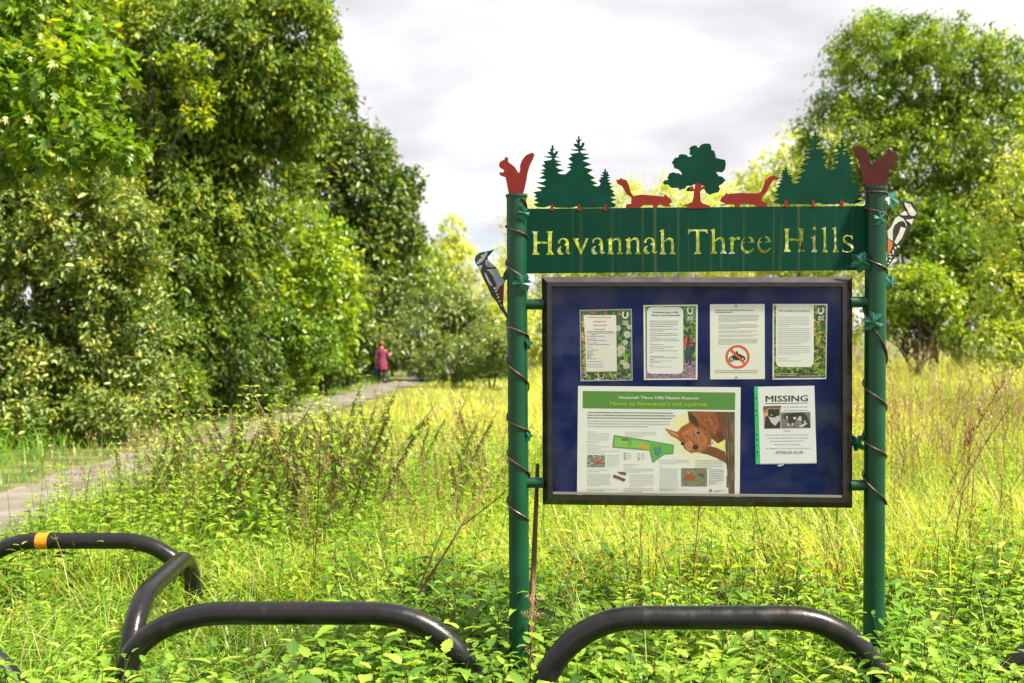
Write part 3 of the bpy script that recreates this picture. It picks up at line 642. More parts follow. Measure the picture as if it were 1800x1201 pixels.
# 4 woodland reapers
s = Sheet(OFFP)
s.body([(1358.5, 534.5), (1454.5, 534.5), (1452.5, 666.5), (1358, 667.5)])
s.poly([(1360.5, 536.5), (1452, 536.5), (1450.5, 664), (1360.5, 665)], srgb((70, 95, 34)), 1)
s.mottle((1430, 537, 1451, 645), GREENS + [srgb((210, 160, 40)), srgb((150, 160, 50)), srgb((60, 100, 40))], 280, 1.5, 5)
s.mottle((1360.5, 537, 1364.5, 645), GREENS + [srgb((200, 160, 60)), srgb((130, 170, 60))], 70, 1, 3)
s.mottle((1361, 643, 1451, 664), GREENS + [srgb((150, 160, 60)), srgb((90, 75, 50))], 240, 1.5, 5)
s.mottle((1430, 615, 1450, 650), [srgb((235, 235, 215)), srgb((190, 180, 90))], 25, .8, 2)
s.poly([(1361, 661), (1450, 661), (1450, 663.8), (1361, 664.6)], srgb((95, 70, 110)), 4.4)
s.lines(1363, 657, 1403, 2, 3, srgb((200, 205, 190)), .8, 1, lay=5); s.lines(1405, 661, 1446, 1, 3, srgb((200, 205, 190)), .8, 1, lay=5)
N4z = lambda p: Z(p, 1350, 530, 8.58)
s.poly(N4z(rrect(120, 55, 690, 990, 80, False, False)), (.77, .77, .77), 4.5)
(u, v), = N4z([(158, 155)]); s.text('Woodland Reapers', u, v, 467 / 8.58, 4.0, srgb((116, 168, 58)), 6, bold=.03)
for y, n, la in ((235, 6, .42), (413, 9, .72), (680, 5, .7), (865, 1, .35)):
    (u0, v0), (u1, _) = N4z([(152, y), (645, y)]); s.lines(u0, v0, u1, n, 3.3, LIGHTT, .9, la, lay=6)
(u0, v0), (u1, _) = N4z([(152, 897), (520, 897)]); s.lines(u0, v0, u1, 1, 3, srgb((116, 168, 58)), .8, 1, lay=6)
logo(s, 1442.8, 547.5, .95)
n4 = s.build('notice_sheet', 'notice with pale green heading on white panel over sunlit leaves, beside the motorcycle notice', 'notice', NG)
for u, v in ((1361.8, 538.5), (1449, 538), (1361.5, 663)): pin(n4, u, v, OFFP + .003)
# 5 reserve poster
s = Sheet(OFFP); P5 = lambda p: Z(p, 1000, 670, 5.458)
s.body(P5([(88, 47), (1648, 60), (1638, 1118), (78, 1100)]), (.80, .80, .79))
s.poly(P5([(132, 95), (1597, 110), (1594, 278), (132, 262)]), srgb((82, 138, 58)), 1)
s.poly(P5([(128, 1080), (1590, 1104), (1590, 1117), (128, 1100)]), srgb((70, 130, 60)), 1)
(u, v), = P5([(480, 170)]); s.text('Havannah Three Hills Nature Reserve', u, v, 763 / 5.458, 5.6, (.78, .78, .74), 3, slant=.010, bold=.012)
(u, v), = P5([(397, 232)]); s.text("Home to Newcastle's red squirrels", u, v, 930 / 5.458, 7.2, srgb((190, 196, 20)), 3, slant=.010, bold=.006)
def L5(x0_, y0_, x1_, n, dy, c=LIGHTT, la=.6, h=.7, lay=6):
    (u0, v0), (u1, _) = P5([(x0_, y0_), (x1_, y0_)]); s.lines(u0, v0, u1, n, dy / 5.458, c, h, la, .009, lay)
L5(180, 300, 1040, 3, 26, srgb((70, 70, 75)), .95, 1.4); L5(180, 382, 1000, 3, 25, srgb((150, 150, 150)), .75, 1.1)
L5(178, 485, 290, 1, 20); L5(178, 503, 395, 5, 19.5); L5(178, 608, 345, 1, 20, srgb((110, 160, 100))); L5(178, 630, 390, 2, 19); L5(178, 668, 495, 2, 20)
L5(540, 490, 845, 3, 19); L5(365, 715, 490, 6, 20); L5(178, 850, 390, 2, 17); L5(178, 895, 405, 8, 15); L5(178, 1035, 490, 2, 14)
L5(525, 800, 680, 2, 17, srgb((110, 160, 100))); L5(525, 840, 825, 3, 16); L5(580, 900, 825, 7, 18); L5(525, 1030, 825, 3, 14)
L5(870, 757, 1160, 3, 17); L5(870, 820, 910, 1, 17, srgb((110, 160, 100))); L5(870, 840, 1055, 14, 15.5); L5(870, 1035, 1175, 2, 14); L5(1215, 760, 1490, 6, 15)
L5(1345, 850, 1490, 8, 17, DARKT, .5, .9); L5(1345, 975, 1480, 2, 17); L5(1395, 1048, 1500, 2, 12, DARKT)
# pale yellow glow behind the animal's picture, a printed tint
for x, y, rx, ry, c in ((1250, 560, 330, 260, (.80, .78, .66)), (1220, 520, 250, 210, (.80, .77, .56)), (1130, 400, 130, 90, (.82, .78, .42)), (1480, 640, 90, 110, (.84, .78, .28))):
    pts = [(min(max(px_, 800), 1590), min(max(py_, 292), 830)) for px_, py_ in ell(x, y, rx, ry, 26)]; s.poly(P5(pts), c, 1.2 + .3 * (x != 1250) + .3 * (ry < 100) + .4 * (x == 1480))
fur = srgb((158, 84, 46)); fur2 = srgb((120, 62, 34)); fur3 = srgb((182, 108, 66)); fur4 = srgb((196, 134, 96)); darkb = srgb((66, 42, 28))
s.poly(P5([(1140,290),(1590,296),(1590,520),(1500,560),(1430,600),(1380,560),(1200,420),(1150,380)]), fur2, 2.6)
s.poly(P5([(1250,690),(1330,620),(1420,640),(1500,680),(1530,900),(1510,790),(1420,740),(1330,705)]), fur2, 2.6)
s.poly(P5([(1180,300),(1400,296),(1440,420),(1400,520),(1300,430),(1200,380)]), fur, 2.8)
s.poly(P5([(918,452),(1040,490),(1080,440),(1150,400),(1180,330),(1250,420),(1340,480),(1370,560),(1330,640),(1250,680),(1170,692),(1110,650),(1080,590),(1040,555),(975,520)]), fur, 3)
s.poly(P5([(1080,500),(1180,430),(1300,500),(1340,570),(1300,650),(1230,670),(1240,600),(1180,560),(1100,560)]), fur3, 3.3)
s.poly(P5([(1110,600),(1170,560),(1200,620),(1180,680),(1130,660)]), fur4, 3.6)
s.poly(P5([(1145,300),(1170,400),(1250,450),(1240,390),(1210,340)]), darkb, 3.6)
s.poly(P5([(940,466),(1040,505),(1060,545),(980,510)]), fur4, 3.6)
s.poly(P5(ell(1240, 492, 28, 24, 12)), srgb((205, 150, 110)), 3.9); s.poly(P5(ell(1242, 494, 20, 18, 12)), bk, 4.3); s.poly(P5(ell(1092, 600, 18, 16, 10)), bk, 4.3); s.poly(P5(ell(1215, 633, 30, 24, 12)), srgb((50, 30, 25)), 4.3); s.poly(P5(ell(1236, 486, 5, 4, 6)), (.6, .6, .6), 4.7)
s.poly(P5([(1430,300),(1592,296),(1590,1083),(1535,1083),(1520,880),(1500,620),(1510,430),(1440,360)]), srgb((92, 66, 48)), 4.0)
for i in range(60):
    x = random.uniform(1510, 1585); y = random.uniform(310, 960); s.poly(P5([(x, y), (x + 7, y), (x + 9, y + 110), (x + 2, y + 115)]), random.choice([srgb((70, 50, 38)), srgb((116, 86, 62)), srgb((55, 40, 30)), srgb((128, 104, 84))]), 4.3 + i * .004)
s.poly(P5([(1420,500),(1460,480),(1490,540),(1470,575),(1440,560)]), srgb((84, 52, 34)), 4.6)
for i in range(240):
    x = random.uniform(1060, 1420); y = random.uniform(430, 680)
    if (x - 1230) ** 2 / 150 ** 2 + (y - 560) ** 2 / 120 ** 2 < 1 and math.hypot(x - 1240, y - 494) > 34 and math.hypot(x - 1215, y - 633) > 34:
        s.poly(P5([(x, y), (x + 7, y - 2), (x + 16, y + 22), (x + 10, y + 22)]), random.choice([fur, fur2, fur3, fur4]), 3.7 + i * .0015)
for i in range(110):
    x = random.uniform(1260, 1420); y = random.uniform(310, 460); s.poly(P5([(x, y), (x + 7, y - 2), (x + 20, y + 26), (x + 12, y + 26)]), random.choice([fur, fur2, fur3]), 3.7 + i * .002)
# map
gg = srgb((96, 176, 80)); s.poly(P5([(432,518),(800,575),(1008,612),(1003,697),(915,705),(805,785),(775,665),(420,636)]), srgb((70, 90, 60)), 5)
s.poly(P5([(437,524),(800,580),(1003,617),(998,692),(912,700),(808,776),(780,662),(426,631)]), gg, 5.4)
s.poly(P5([(440,545),(760,590),(760,650),(440,628)]), srgb((140, 190, 90)), 5.8); s.poly(P5([(560,560),(610,570),(590,630),(570,628)]), gg, 6.2)
s.poly(P5([(700,590),(775,595),(772,662),(668,640)]), srgb((196, 172, 40)), 6.2); s.poly(P5([(815,635),(885,630),(890,680),(850,725),(815,690)]), srgb((60, 140, 120)), 6.2)
s.poly(P5(ell(540, 562, 40, 14)), srgb((110, 110, 100)), 6.4); s.poly(P5(ell(738, 602, 14, 10)), srgb((70, 150, 220)), 6.6); s.poly(P5(ell(850, 643, 12, 10)), srgb((210, 70, 50)), 6.6)
for x, y, c in ((528, 692, DARKT), (528, 712, LIGHTT), (528, 730, gg), (528, 748, srgb((60, 150, 70))), (660, 694, srgb((200, 200, 60))), (660, 712, srgb((200, 180, 60))), (660, 731, srgb((100, 190, 230))), (660, 749, srgb((210, 60, 40)))):
    s.poly(P5([(x, y - 4), (x + 22, y - 4), (x + 22, y + 4), (x, y + 4)]), c, 6); L5(x + 32, y, x + 100, 1, 10)
# small pictures
def small(x0_, y0_, x1_, y1_, base, cols, n):
    s.poly(P5([(x0_, y0_), (x1_, y0_), (x1_, y1_), (x0_, y1_)]), base, 6); (a, b), (c_, d_) = P5([(x0_, y0_), (x1_, y1_)])
    s.mottle((a, b, c_, d_), cols, n, .6, 2.4, 6.3)
small(178, 710, 348, 824, srgb((150, 150, 140)), [srgb((70, 90, 50)), srgb((180, 190, 200)), srgb((90, 70, 60)), srgb((160, 120, 100))], 90)
s.poly(P5([(205,735),(250,765),(310,765),(325,800),(270,800),(230,770)]), srgb((180, 84, 60)), 7)
small(1080, 836, 1326, 1008, srgb((128, 124, 100)), [srgb((150, 140, 150)), srgb((110, 120, 70)), srgb((140, 140, 90)), srgb((96, 96, 84))], 140)
s.poly(P5([(1110,900),(1170,885),(1215,920),(1200,950),(1120,950)]), srgb((166, 76, 50)), 7.4); s.poly(P5([(1230,890),(1290,890),(1310,930),(1290,930),(1250,910)]), srgb((90, 84, 84)), 7.4); s.poly(P5([(1135,870),(1155,870),(1150,895)]), srgb((200, 190, 40)), 7.6)
for p in ([(460,870),(520,872),(552,880),(545,905),(500,895)], [(430,895),(470,910),(545,940),(535,965),(470,940),(425,925)]): s.poly(P5(p), srgb((110, 72, 62)), 6)
s.poly(P5([(1345,1050),(1362,1030),(1378,1052),(1360,1066)]), srgb((190, 110, 60)), 6)
s.build('reserve_poster', 'large landscape poster with green header, site map and red squirrel photograph', 'poster')
# 6 missing cat
s = Sheet(OFFP); P6 = lambda p: Z(p, 1325, 675, 8.01)
s.body(P6([(58, 40), (852, 27), (885, 1108), (92, 1122)]), (.80, .80, .87))
s.body(P6([(5, 38), (58, 34), (92, 1128), (28, 1134)]), srgb((38, 190, 120)))
s.poly(P6([(78, 1122), (885, 1108), (884, 1122), (92, 1134)]), (.35, .36, .42), 1)
for x, y, r_ in ((33, 150, 7), (33, 205, 14), (34, 290, 8), (36, 375, 14), (37, 447, 13), (39, 582, 9), (43, 718, 13), (45, 788, 14), (46, 872, 10), (48, 963, 15), (50, 1014, 10)): s.poly(P6(ell(x, y, r_ * .8, r_ * 1.1, 10)), bk, 2)
s.poly(P6([(33, 600), (45, 600), (45, 660), (35, 660)]), srgb((150, 160, 60)), 2)
(u, v), = P6([(166, 252)]); s.text('MISSING', u, v, 590 / 8.01, 11.2, bk, 3, slant=-.014, bold=.018)
s.poly(P6([(160, 274), (762, 264), (762, 271), (160, 284)]), bk, 2)
for t, x, y, wd, h, sl in (('Front Capucilla Avenue,', 420, 332, 335, 1.9, -.01), ('The Steadings, Great Park', 425, 382, 338, 1.9, -.01), ('Neutered black and white male cat wearing a', 168, 726, 620, 1.7, -.008), ('red and white checked collar. Very Friendly.', 185, 770, 580, 1.7, -.008),
                           ('He has been missing since 17/07/15.', 232, 812, 490, 1.7, -.006), ('Please check your sheds etc.', 290, 860, 372, 1.7, -.006), ('Any sightings or info, please contact Joe Stuart', 172, 915, 618, 1.7, -.006), ('on', 275, 978, 28, 1.4, 0)):
    (u, v), = P6([(x, y)]); s.text(t, u, v, wd / 8.01, h, srgb((78, 78, 92)), 3, slant=sl, bold=.01)
(u, v), = P6([(432, 676)]); s.text('GUY', u, v, 83 / 8.01, 3.4, srgb((90, 90, 110)), 3)
(u, v), = P6([(313, 976)]); s.text('07946 55 32 05', u, v, 380 / 8.01, 3.9, srgb((60, 60, 75)), 3, slant=-.005, bold=.012)
s.poly(P6([(313, 983), (693, 980), (693, 984), (313, 987)]), DARKT, 2)
s.poly(P6([(135, 315), (385, 305), (378, 628), (145, 632)]), srgb((190, 172, 130)), 2)
s.poly(P6([(135, 315), (385, 305), (384, 345), (200, 345), (136, 400)]), srgb((110, 80, 76)), 2.5); s.poly(P6([(137, 385), (195, 375), (195, 400), (138, 410)]), srgb((200, 110, 60)), 2.7)
cat = srgb((42, 38, 40)); s.poly(P6([(160,470),(205,440),(195,360),(240,350),(290,355),(360,350),(365,430),(330,470),(376,540),(376,626),(150,628)]), cat, 3)
s.poly(P6([(205,455),(235,470),(290,475),(330,450),(370,460),(360,520),(300,590),(240,535)]), (.60, .58, .58), 3.5); s.poly(P6([(235,430),(262,430),(258,450),(240,450)]), (.5, .48, .46), 3.7)
s.poly(P6([(382, 402), (795, 396), (802, 622), (388, 628)]), srgb((120, 112, 118)), 2)
s.mottle((1373.2, 726, 1424.5, 752), [srgb((110, 104, 112)), srgb((134, 124, 128)), srgb((100, 90, 92))], 60, 1, 4, 2.4)
s.poly(P6([(410,440),(470,415),(560,410),(620,400),(700,402),(750,450),(790,560),(795,615),(700,610),(690,560),(620,470),(590,520),(560,570),(500,560),(480,500),(430,490)]), cat, 3)
for p in ([(450,450),(475,450),(480,500),(460,490)], [(470,555),(500,560),(500,595),(480,600)], [(535,550),(560,550),(555,585),(535,580)], [(550,470),(595,465),(595,500),(560,500)], [(635,460),(670,455),(672,525),(615,510)], [(640,590),(740,545),(755,560),(690,605),(645,610)], [(705,520),(725,515),(735,560),(712,570)]): s.poly(P6(p), (.60, .58, .58), 3.6)
s.build('missing_cat_notice', 'white missing cat notice in a plastic pocket with green punched edge', 'notice', NG)
# torn bits of tape under the pocket
s = Sheet(.0052); s.body(P6([(330,1150),(350,1136),(430,1128),(425,1145),(360,1165)]), (.5, .55, .62)); s.build('tape_scrap', 'torn scrap of clear tape just under the missing cat notice', 'tape')

# ------------------------------------------------------------ hoop barriers
def hoop(pts3, rad, name_label, band=None):
    r_ = pts3[0]
    root = empty('hoop_barrier', (float(pts3[0][0]), float(pts3[0][1]), 0)); tag(root, name_label, 'barrier', 'black tubular hoops along the path entrance')
    m = MB(); m.tube(pts3, rad, M['tube'], 28); m.build('hoop', root, True)
    if band:
        m = MB(); a, b = band; d = (b - a).normalized(); m.tube([a, b], rad + .002, M['band'], 28, False); m.build('reflective_band', root, True)
def arc_hoop(ul, fl, fr, ur, v, d, rl=1.0, rr=1.0, d2=None, rad=.043, label='', bandu=None):
    """photo columns of left leg, flat start, flat end, right leg; v = centre row of the top bar; d = distance (d2 at the right end)"""
    d2 = d2 or d
    def P(u, vv):
        dd = d + (d2 - d) * (u - ul) / (ur - ul); return at(u, vv, dd)
    k = (fl - ul) * rl; k2 = (ur - fr) * rr; pts = []
    bl = P(ul, v + k); pts.append(Vector((bl.x, bl.y, -.2))); pts.append(Vector((bl.x, bl.y, (bl.z - .2) / 2)))
    for i in range(15):
        a = math.pi / 2 * i / 14; pts.append(P(fl - (fl - ul) * math.cos(a), v + k - k * math.sin(a)))
    for i in range(1, 6): pts.append(P(fl + (fr - fl) * i / 6, v))
    for i in range(15):
        a = math.pi / 2 * i / 14; pts.append(P(fr + (ur - fr) * math.sin(a), v + k2 - k2 * math.cos(a)))
    br = pts[-1].copy(); pts.append(Vector((br.x, br.y, (br.z - .2) / 2))); pts.append(Vector((br.x, br.y, -.2)))
    hoop(pts, rad, label, (P(bandu[0], v), P(bandu[1], v)) if bandu else None)
arc_hoop(945, 1120, 1385, 1560, 1086, 3.60, label='wide black hoop barrier directly in front of the notice case')
arc_hoop(222, 400, 655, 850, 1078, 3.76, rl=.62, rr=.98, label='wide black hoop barrier left of the notice board, plain bar')
arc_hoop(-66, 66, 215, 352, 951, 5.35, rl=.9, rr=.95, label='black hoop barrier with an orange band, beside the path', bandu=(67, 88))
pts = []; x0, x1, y0, y1, zt, rr = -1.55, -1.64, 4.02, 5.12, .385, .29
pts += [Vector((x0, y0, -.2)), Vector((x0, y0, 0))]
def lx(y): return x0 + (x1 - x0) * (y - y0) / (y1 - y0)
for i in range(13):
    a = math.pi / 2 * i / 12; y = y0 + rr - rr * math.cos(a); pts.append(Vector((lx(y), y, zt - rr + rr * math.sin(a))))
for i in range(13):
    a = math.pi / 2 * i / 12; y = y1 - rr + rr * math.sin(a); pts.append(Vector((lx(y), y, zt - rr + rr * math.cos(a))))
pts += [Vector((x1, y1, 0)), Vector((x1, y1, -.2))]
hoop(pts, .043, 'short black hoop barrier set end-on, linking the banded hoop to the plain one')
arc_hoop(-650, -480, -125, 46, 1118, 3.6, label='black hoop barrier showing one bend at the bottom left corner')
arc_hoop(1742, 1895, 2160, 2320, 1122, 3.85, label='black hoop barrier showing one bend at the bottom right corner')

# wooden stake by the left post
m = MB(); P = [at(945, 815, 4.08), at(942, 900, 4.07), at(938, 1000, 4.06), at(932, 1090, 4.05), at(928, 1230, 4.04)]
m.tube(P, [.008, .010, .0115, .012, .013], M['stake'], 9); tag(m.build('wooden_stake', None, True), 'weathered brown wooden stake beside the left sign post', 'stake')
# ------------------------------------------------------------ leaves by the thousand (one mesh per crown)
T_OVAL = (np.array([[0,0,0],[.30,.40,.10],[.68,.36,.08],[1,0,-.12],[.68,-.36,.08],[.30,-.40,.10]]), [[0,3,2,1],[0,5,4,3]])
T_LANCE = (np.array([[0,0,0],[.35,.45,.12],[1,0,-.2],[.35,-.45,.12]]), [[0,2,1],[0,3,2]])
def _maple():
    pts = [(0, 0, 0)]
    an = [-100, -62, -38, -20, 0, 20, 38, 62, 100]; rr = [.42, .72, .42, .80, 1.0, .80, .42, .72, .42]
    an = [-115, -75, -50, -38, -16, 0, 16, 38, 50, 75, 115]; rr = [.35, .72, .42, .85, .52, 1.0, .52, .85, .42, .72, .35]
    P = [(0, 0, 0)]
    for a, r_ in zip(an, rr): P.append((.15 + .85 * r_ * math.cos(R(a)), .95 * r_ * math.sin(R(a)) , -.18 * r_ * r_ + .05))
    return np.array(P), [[0, i + 1, i] for i in range(1, len(an))]
T_MAPLE = _maple()
def _nettle():
    # toothed ovate leaf folded along the midrib and bending down to the tip
    V = []; n = 6
    mid = [(t, 0, -.35 * t * t) for t in np.linspace(0, 1, n + 1)]
    wd = [0, .40, .50, .44, .32, .18, 0]
    V += mid; L = []; Rr = []
    for i in range(1, n):
        for sgn, lst in ((1, L), (-1, Rr)):
            t = i / n; lst.append(len(V)); V.append((t - .02, sgn * wd[i], -.35 * t * t + .16 * wd[i]))
            lst.append(len(V)); V.append((t + .09, sgn * wd[i] * .80, -.35 * t * t + .11 * wd[i]))
    F = []
    for lst, fl in ((L, False), (Rr, True)):
        ring = lst
        for i in range(n):
            if i == 0: q = [0, 1, ring[0]]
            elif i == n - 1: q = [n - 1, n, ring[-1], ring[-2]]
            else: q = [i, i + 1, ring[2 * i], ring[2 * i - 1], ring[2 * i - 2]]
            F.append(q if fl else q[::-1])
    return np.array(V), F
T_NETTLE = _nettle()
def norm(a): return a / np.maximum(np.linalg.norm(a, axis=-1, keepdims=True), 1e-9)
def leaf_object(name, P, Ax, Nn, L, W, rnd, tmpl, mat, parent=None, mats=None, extra=None):
    V, F = tmpl; n = len(P); k = len(V)
    Ax = norm(Ax); Bx = norm(np.cross(Nn, Ax)); Nz = np.cross(Ax, Bx)
    L = np.broadcast_to(np.asarray(L, float), (n,)); W = np.broadcast_to(np.asarray(W, float), (n,))
    co = P[:, None, :] + V[None, :, 0, None] * L[:, None, None] * Ax[:, None, :] + V[None, :, 1, None] * W[:, None, None] * Bx[:, None, :] + V[None, :, 2, None] * L[:, None, None] * Nz[:, None, :]
    co = co.reshape(-1, 3)
    flat = np.concatenate([np.array(f) for f in F]); sz = np.array([len(f) for f in F])
    loops = (flat[None, :] + (np.arange(n) * k)[:, None]).ravel()
    tot = np.tile(sz, n); start = np.concatenate([[0], np.cumsum(tot)[:-1]])
    rn = np.repeat(rnd, k)
    if extra is not None:                      # stems: (verts, quads, rnd)
        ev, ef, er = extra
        b = len(co); co = np.concatenate([co, ev]); loops = np.concatenate([loops, (ef + b).ravel()])
        st0 = (start[-1] + tot[-1]) if len(tot) else 0
        start = np.concatenate([start, st0 + np.arange(len(ef)) * 4]); tot = np.concatenate([tot, np.full(len(ef), 4)]); rn = np.concatenate([rn, er])
    me = bpy.data.meshes.new(name)
    me.vertices.add(len(co)); me.vertices.foreach_set('co', co.astype(np.float32).ravel())
    me.loops.add(len(loops)); me.loops.foreach_set('vertex_index', loops.astype(np.int32))
    me.polygons.add(len(tot)); me.polygons.foreach_set('loop_start', start.astype(np.int32)); me.polygons.foreach_set('loop_total', tot.astype(np.int32))
    a = me.attributes.new('rnd', 'FLOAT', 'POINT'); a.data.foreach_set('value', rn.astype(np.float32))
    if mats:
        for m_ in mats: me.materials.append(m_)
        if extra is not None:
            mi = np.zeros(len(tot), np.int32); mi[len(tot) - len(ef):] = 1; me.polygons.foreach_set('material_index', mi)
    else: me.materials.append(mat)
    me.update(calc_edges=True)
    return link(name, me, parent)
def strips(A, Bb, r0, r1):
    """thin three-sided stems from points A to B -> verts, quads"""
    n = len(A); d = norm(Bb - A); ref = np.where(np.abs(d[:, 2:3]) < .9, [[0, 0, 1.]], [[1., 0, 0]])
    x = norm(np.cross(ref, d)); y = np.cross(d, x); V = []
    for P_, r_ in ((A, r0), (Bb, r1)):
        for k in range(3):
            an = 2 * math.pi * k / 3; V.append(P_ + (x * math.cos(an) + y * math.sin(an)) * np.broadcast_to(np.asarray(r_, float), (n,))[:, None])
    V = np.stack(V, 1).reshape(-1, 3); b = np.arange(n)[:, None] * 6
    q = np.concatenate([np.stack([b[:, 0] + k, b[:, 0] + (k + 1) % 3, b[:, 0] + (k + 1) % 3 + 3, b[:, 0] + k + 3], 1) for k in range(3)])
    return V, q
def rdir(n, zb=0.0):
    d = rng.normal(size=(n, 3)); d[:, 2] += zb; return norm(d)

LM = {}
LM['ash'] = leafmat('ash_leaf', [(.055, .115, .022), (.11, .20, .03), (.22, .32, .035), (.48, .50, .035)], trans=.46, gloss=.035, rough=.5)
LM['syc'] = leafmat('sycamore_leaf', [(.05, .13, .012), (.13, .26, .016), (.24, .37, .02), (.44, .50, .04)], trans=.55, gloss=.04)
LM['sallow'] = leafmat('sallow_leaf', [(.055, .11, .02), (.12, .20, .03), (.24, .31, .045), (.50, .47, .08)], trans=.35, gloss=.07, rough=.45)
LM['maple'] = leafmat('field_maple_leaf', [(.05, .13, .012), (.13, .26, .014), (.30, .42, .018), (.54, .58, .03)], trans=.5, gloss=.06)
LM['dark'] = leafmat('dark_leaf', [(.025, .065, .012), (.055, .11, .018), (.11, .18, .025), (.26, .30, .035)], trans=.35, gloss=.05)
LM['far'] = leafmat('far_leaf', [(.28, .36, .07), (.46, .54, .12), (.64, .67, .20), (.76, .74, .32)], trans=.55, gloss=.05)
LM['willow'] = leafmat('willow_leaf', [(.07, .14, .03), (.14, .22, .05), (.24, .31, .07), (.38, .42, .12)], trans=.4, gloss=.08)
LM['right'] = leafmat('tall_tree_leaf', [(.045, .11, .012), (.12, .23, .014), (.28, .39, .02), (.54, .58, .05)], trans=.5, gloss=.05)
LM['pale'] = leafmat('pale_leaf', [(.15, .24, .03), (.30, .41, .05), (.50, .57, .09), (.66, .64, .18)], trans=.5, gloss=.06)

def crown(name, blobs, leaf, aspect, cover, tmpl, mat, parent, droop=.25, clump=.24, twig=.8, far_cut=.55, spread=.6, leafdroop=.3, bright=0.0):
    Ps, As, Ns, Rn, Ls = [], [], [], [], []; clusters = []
    for (c, r3) in blobs:
        c = np.array(c, float); r3 = np.array(r3, float)
        area = 4 * math.pi * ((r3[0] * r3[1]) ** 1.6 / 3 + (r3[0] * r3[2]) ** 1.6 / 3 + (r3[1] * r3[2]) ** 1.6 / 3) ** (1 / 1.6)
        n = int(cover * area / (leaf * leaf * aspect * .62))
        rm = float(np.cbrt(np.prod(r3))); cr = clump * rm
        nc = max(8, int(area / (math.pi * cr * cr) * 1.25))
        d = rdir(nc * 2); keep = (d[:, 1] < .25) | (rng.random(nc * 2) > far_cut); d = d[keep][:nc]
        rad = rng.uniform(.55, 1.04, len(d)) ** .7 * np.where(rng.random(len(d)) < .12, 1.14, 1)
        cc = c + d * r3 * rad[:, None]; cc[:, 2] = np.maximum(cc[:, 2], cr * .35 - .3)
        clusters += [(p, r_) for p, r_ in zip(cc[:14], [cr] * 14)]
        csz = cr * rng.uniform(.45, 1.5, len(d))
        nt = 26
        tw0 = cc[:, None, :] + rng.normal(size=(len(d), nt, 3)) * (csz * .38)[:, None, None] * np.array([1, 1, .75])
        tdir = norm(d[:, None, :] * .7 + rng.normal(size=(len(d), nt, 3)) * spread + np.array([0, 0, -droop]))
        tlen = csz[:, None] * twig * rng.uniform(.5, 1.3, (len(d), nt))
        ci = rng.integers(0, len(d), n); ti = rng.integers(0, nt, n); t = rng.random(n)
        p = tw0[ci, ti] + tdir[ci, ti] * (tlen[ci, ti] * t)[:, None] + np.array([0, 0, -1]) * (droop * tlen[ci, ti] * t * t)[:, None] + rng.normal(size=(n, 3)) * leaf * .3
        side = rng.normal(size=(n, 3)); ax = norm(tdir[ci, ti] * .7 + side * .7 + np.array([0, 0, -leafdroop]))
        nn = norm(np.array([0, 0, 1.]) + d[ci] * .45 + rng.normal(size=(n, 3)) * .55)
        crnd = rng.random((len(d),)); rn = np.clip(.55 * crnd[ci] + .45 * rng.random(n) + bright, 0, 1) ** 1.15
        rn = np.where(rng.random(n) < .03, 1.0, rn)
        Ps.append(p); As.append(ax); Ns.append(nn); Rn.append(rn); Ls.append(leaf * rng.uniform(.5, 1.35, n) * np.where(rng.random(n) < .1, 1.35, 1))
    P = np.concatenate(Ps); ok = P[:, 2] > gz(P[:, 0], P[:, 1]) + .05
    L = np.concatenate(Ls)[ok]
    o = leaf_object(name, P[ok], np.concatenate(As)[ok], np.concatenate(Ns)[ok], L, L * aspect, np.concatenate(Rn)[ok], tmpl, mat, parent)
    return o, clusters
def trunk(parent, base, top, r0, clusters, nlimb=16, mat=None, lean=.15, name='trunk', stems=1, thin=1.0):
    m = MB(); b = Vector(base); t = Vector(top); mat = mat or M['bark']
    for s_ in range(stems):
        off = Vector((random.uniform(-1, 1), random.uniform(-1, 1), 0)) * (0 if stems == 1 else r0 * 3)
        tt = t + (Vector((random.uniform(-1, 1), random.uniform(-1, 1), 0)) * (0 if stems == 1 else (t.z - b.z) * .28))
        pts = []; K = 9
        wob = [Vector((random.uniform(-1, 1), random.uniform(-1, 1), 0)) * lean * r0 * 4 for _ in range(K)]
        for i in range(K):
            f = i / (K - 1); pts.append((b + off).lerp(tt, f) + wob[i] * min(1, f * 3))
        rr = [r0 * (1.35 if i == 0 else 1) * (1 - .82 * i / (K - 1)) / (1 if stems == 1 else 1.3) for i in range(K)]
        m.tube(pts, rr, mat, 10)
        cl = [Vector(c[0]) for c in clusters]; random.shuffle(cl)
        for c in cl[:nlimb]:
            f = min(.92, max(.22, (c.z - b.z) / max(.1, (t.z - b.z)) * random.uniform(.45, .8))); j = f * (K - 1); i = int(j)
            s0 = pts[i].lerp(pts[min(i + 1, K - 1)], j - i); L_ = (c - s0).length
            if L_ < .05: continue
            r_ = min(rr[i] * .55, .02 + L_ * .018) * thin; P = []
            bow = Vector((random.uniform(-1, 1), random.uniform(-1, 1), random.uniform(-.2, .8))) * L_ * .12
            for q in range(6):
                f2 = q / 5; P.append(s0.lerp(c, f2) + bow * math.sin(math.pi * f2))
            m.tube(P, [r_ * (1 - .8 * q / 5) for q in range(6)], mat, 6)
            for _ in range(2):
                q = random.choice((2, 3, 4)); e = P[q] + Vector((random.uniform(-1, 1), random.uniform(-1, 1), random.uniform(-.3, .9))).normalized() * L_ * .14
                m.tube([P[q], P[q].lerp(e, .5) + bow * .15, e], [r_ * .4, r_ * .28, r_ * .1], mat, 5)
    return m.build(name, parent, True)
def blob(u, v, Y, ru, rv, rd=None):
    c = at(u, v, Y); k = Y / FPX; rx = ru * k; rz = rv * k
    return (tuple(c), (rx, rd if rd else (rx + rz) / 2 * .9, rz))
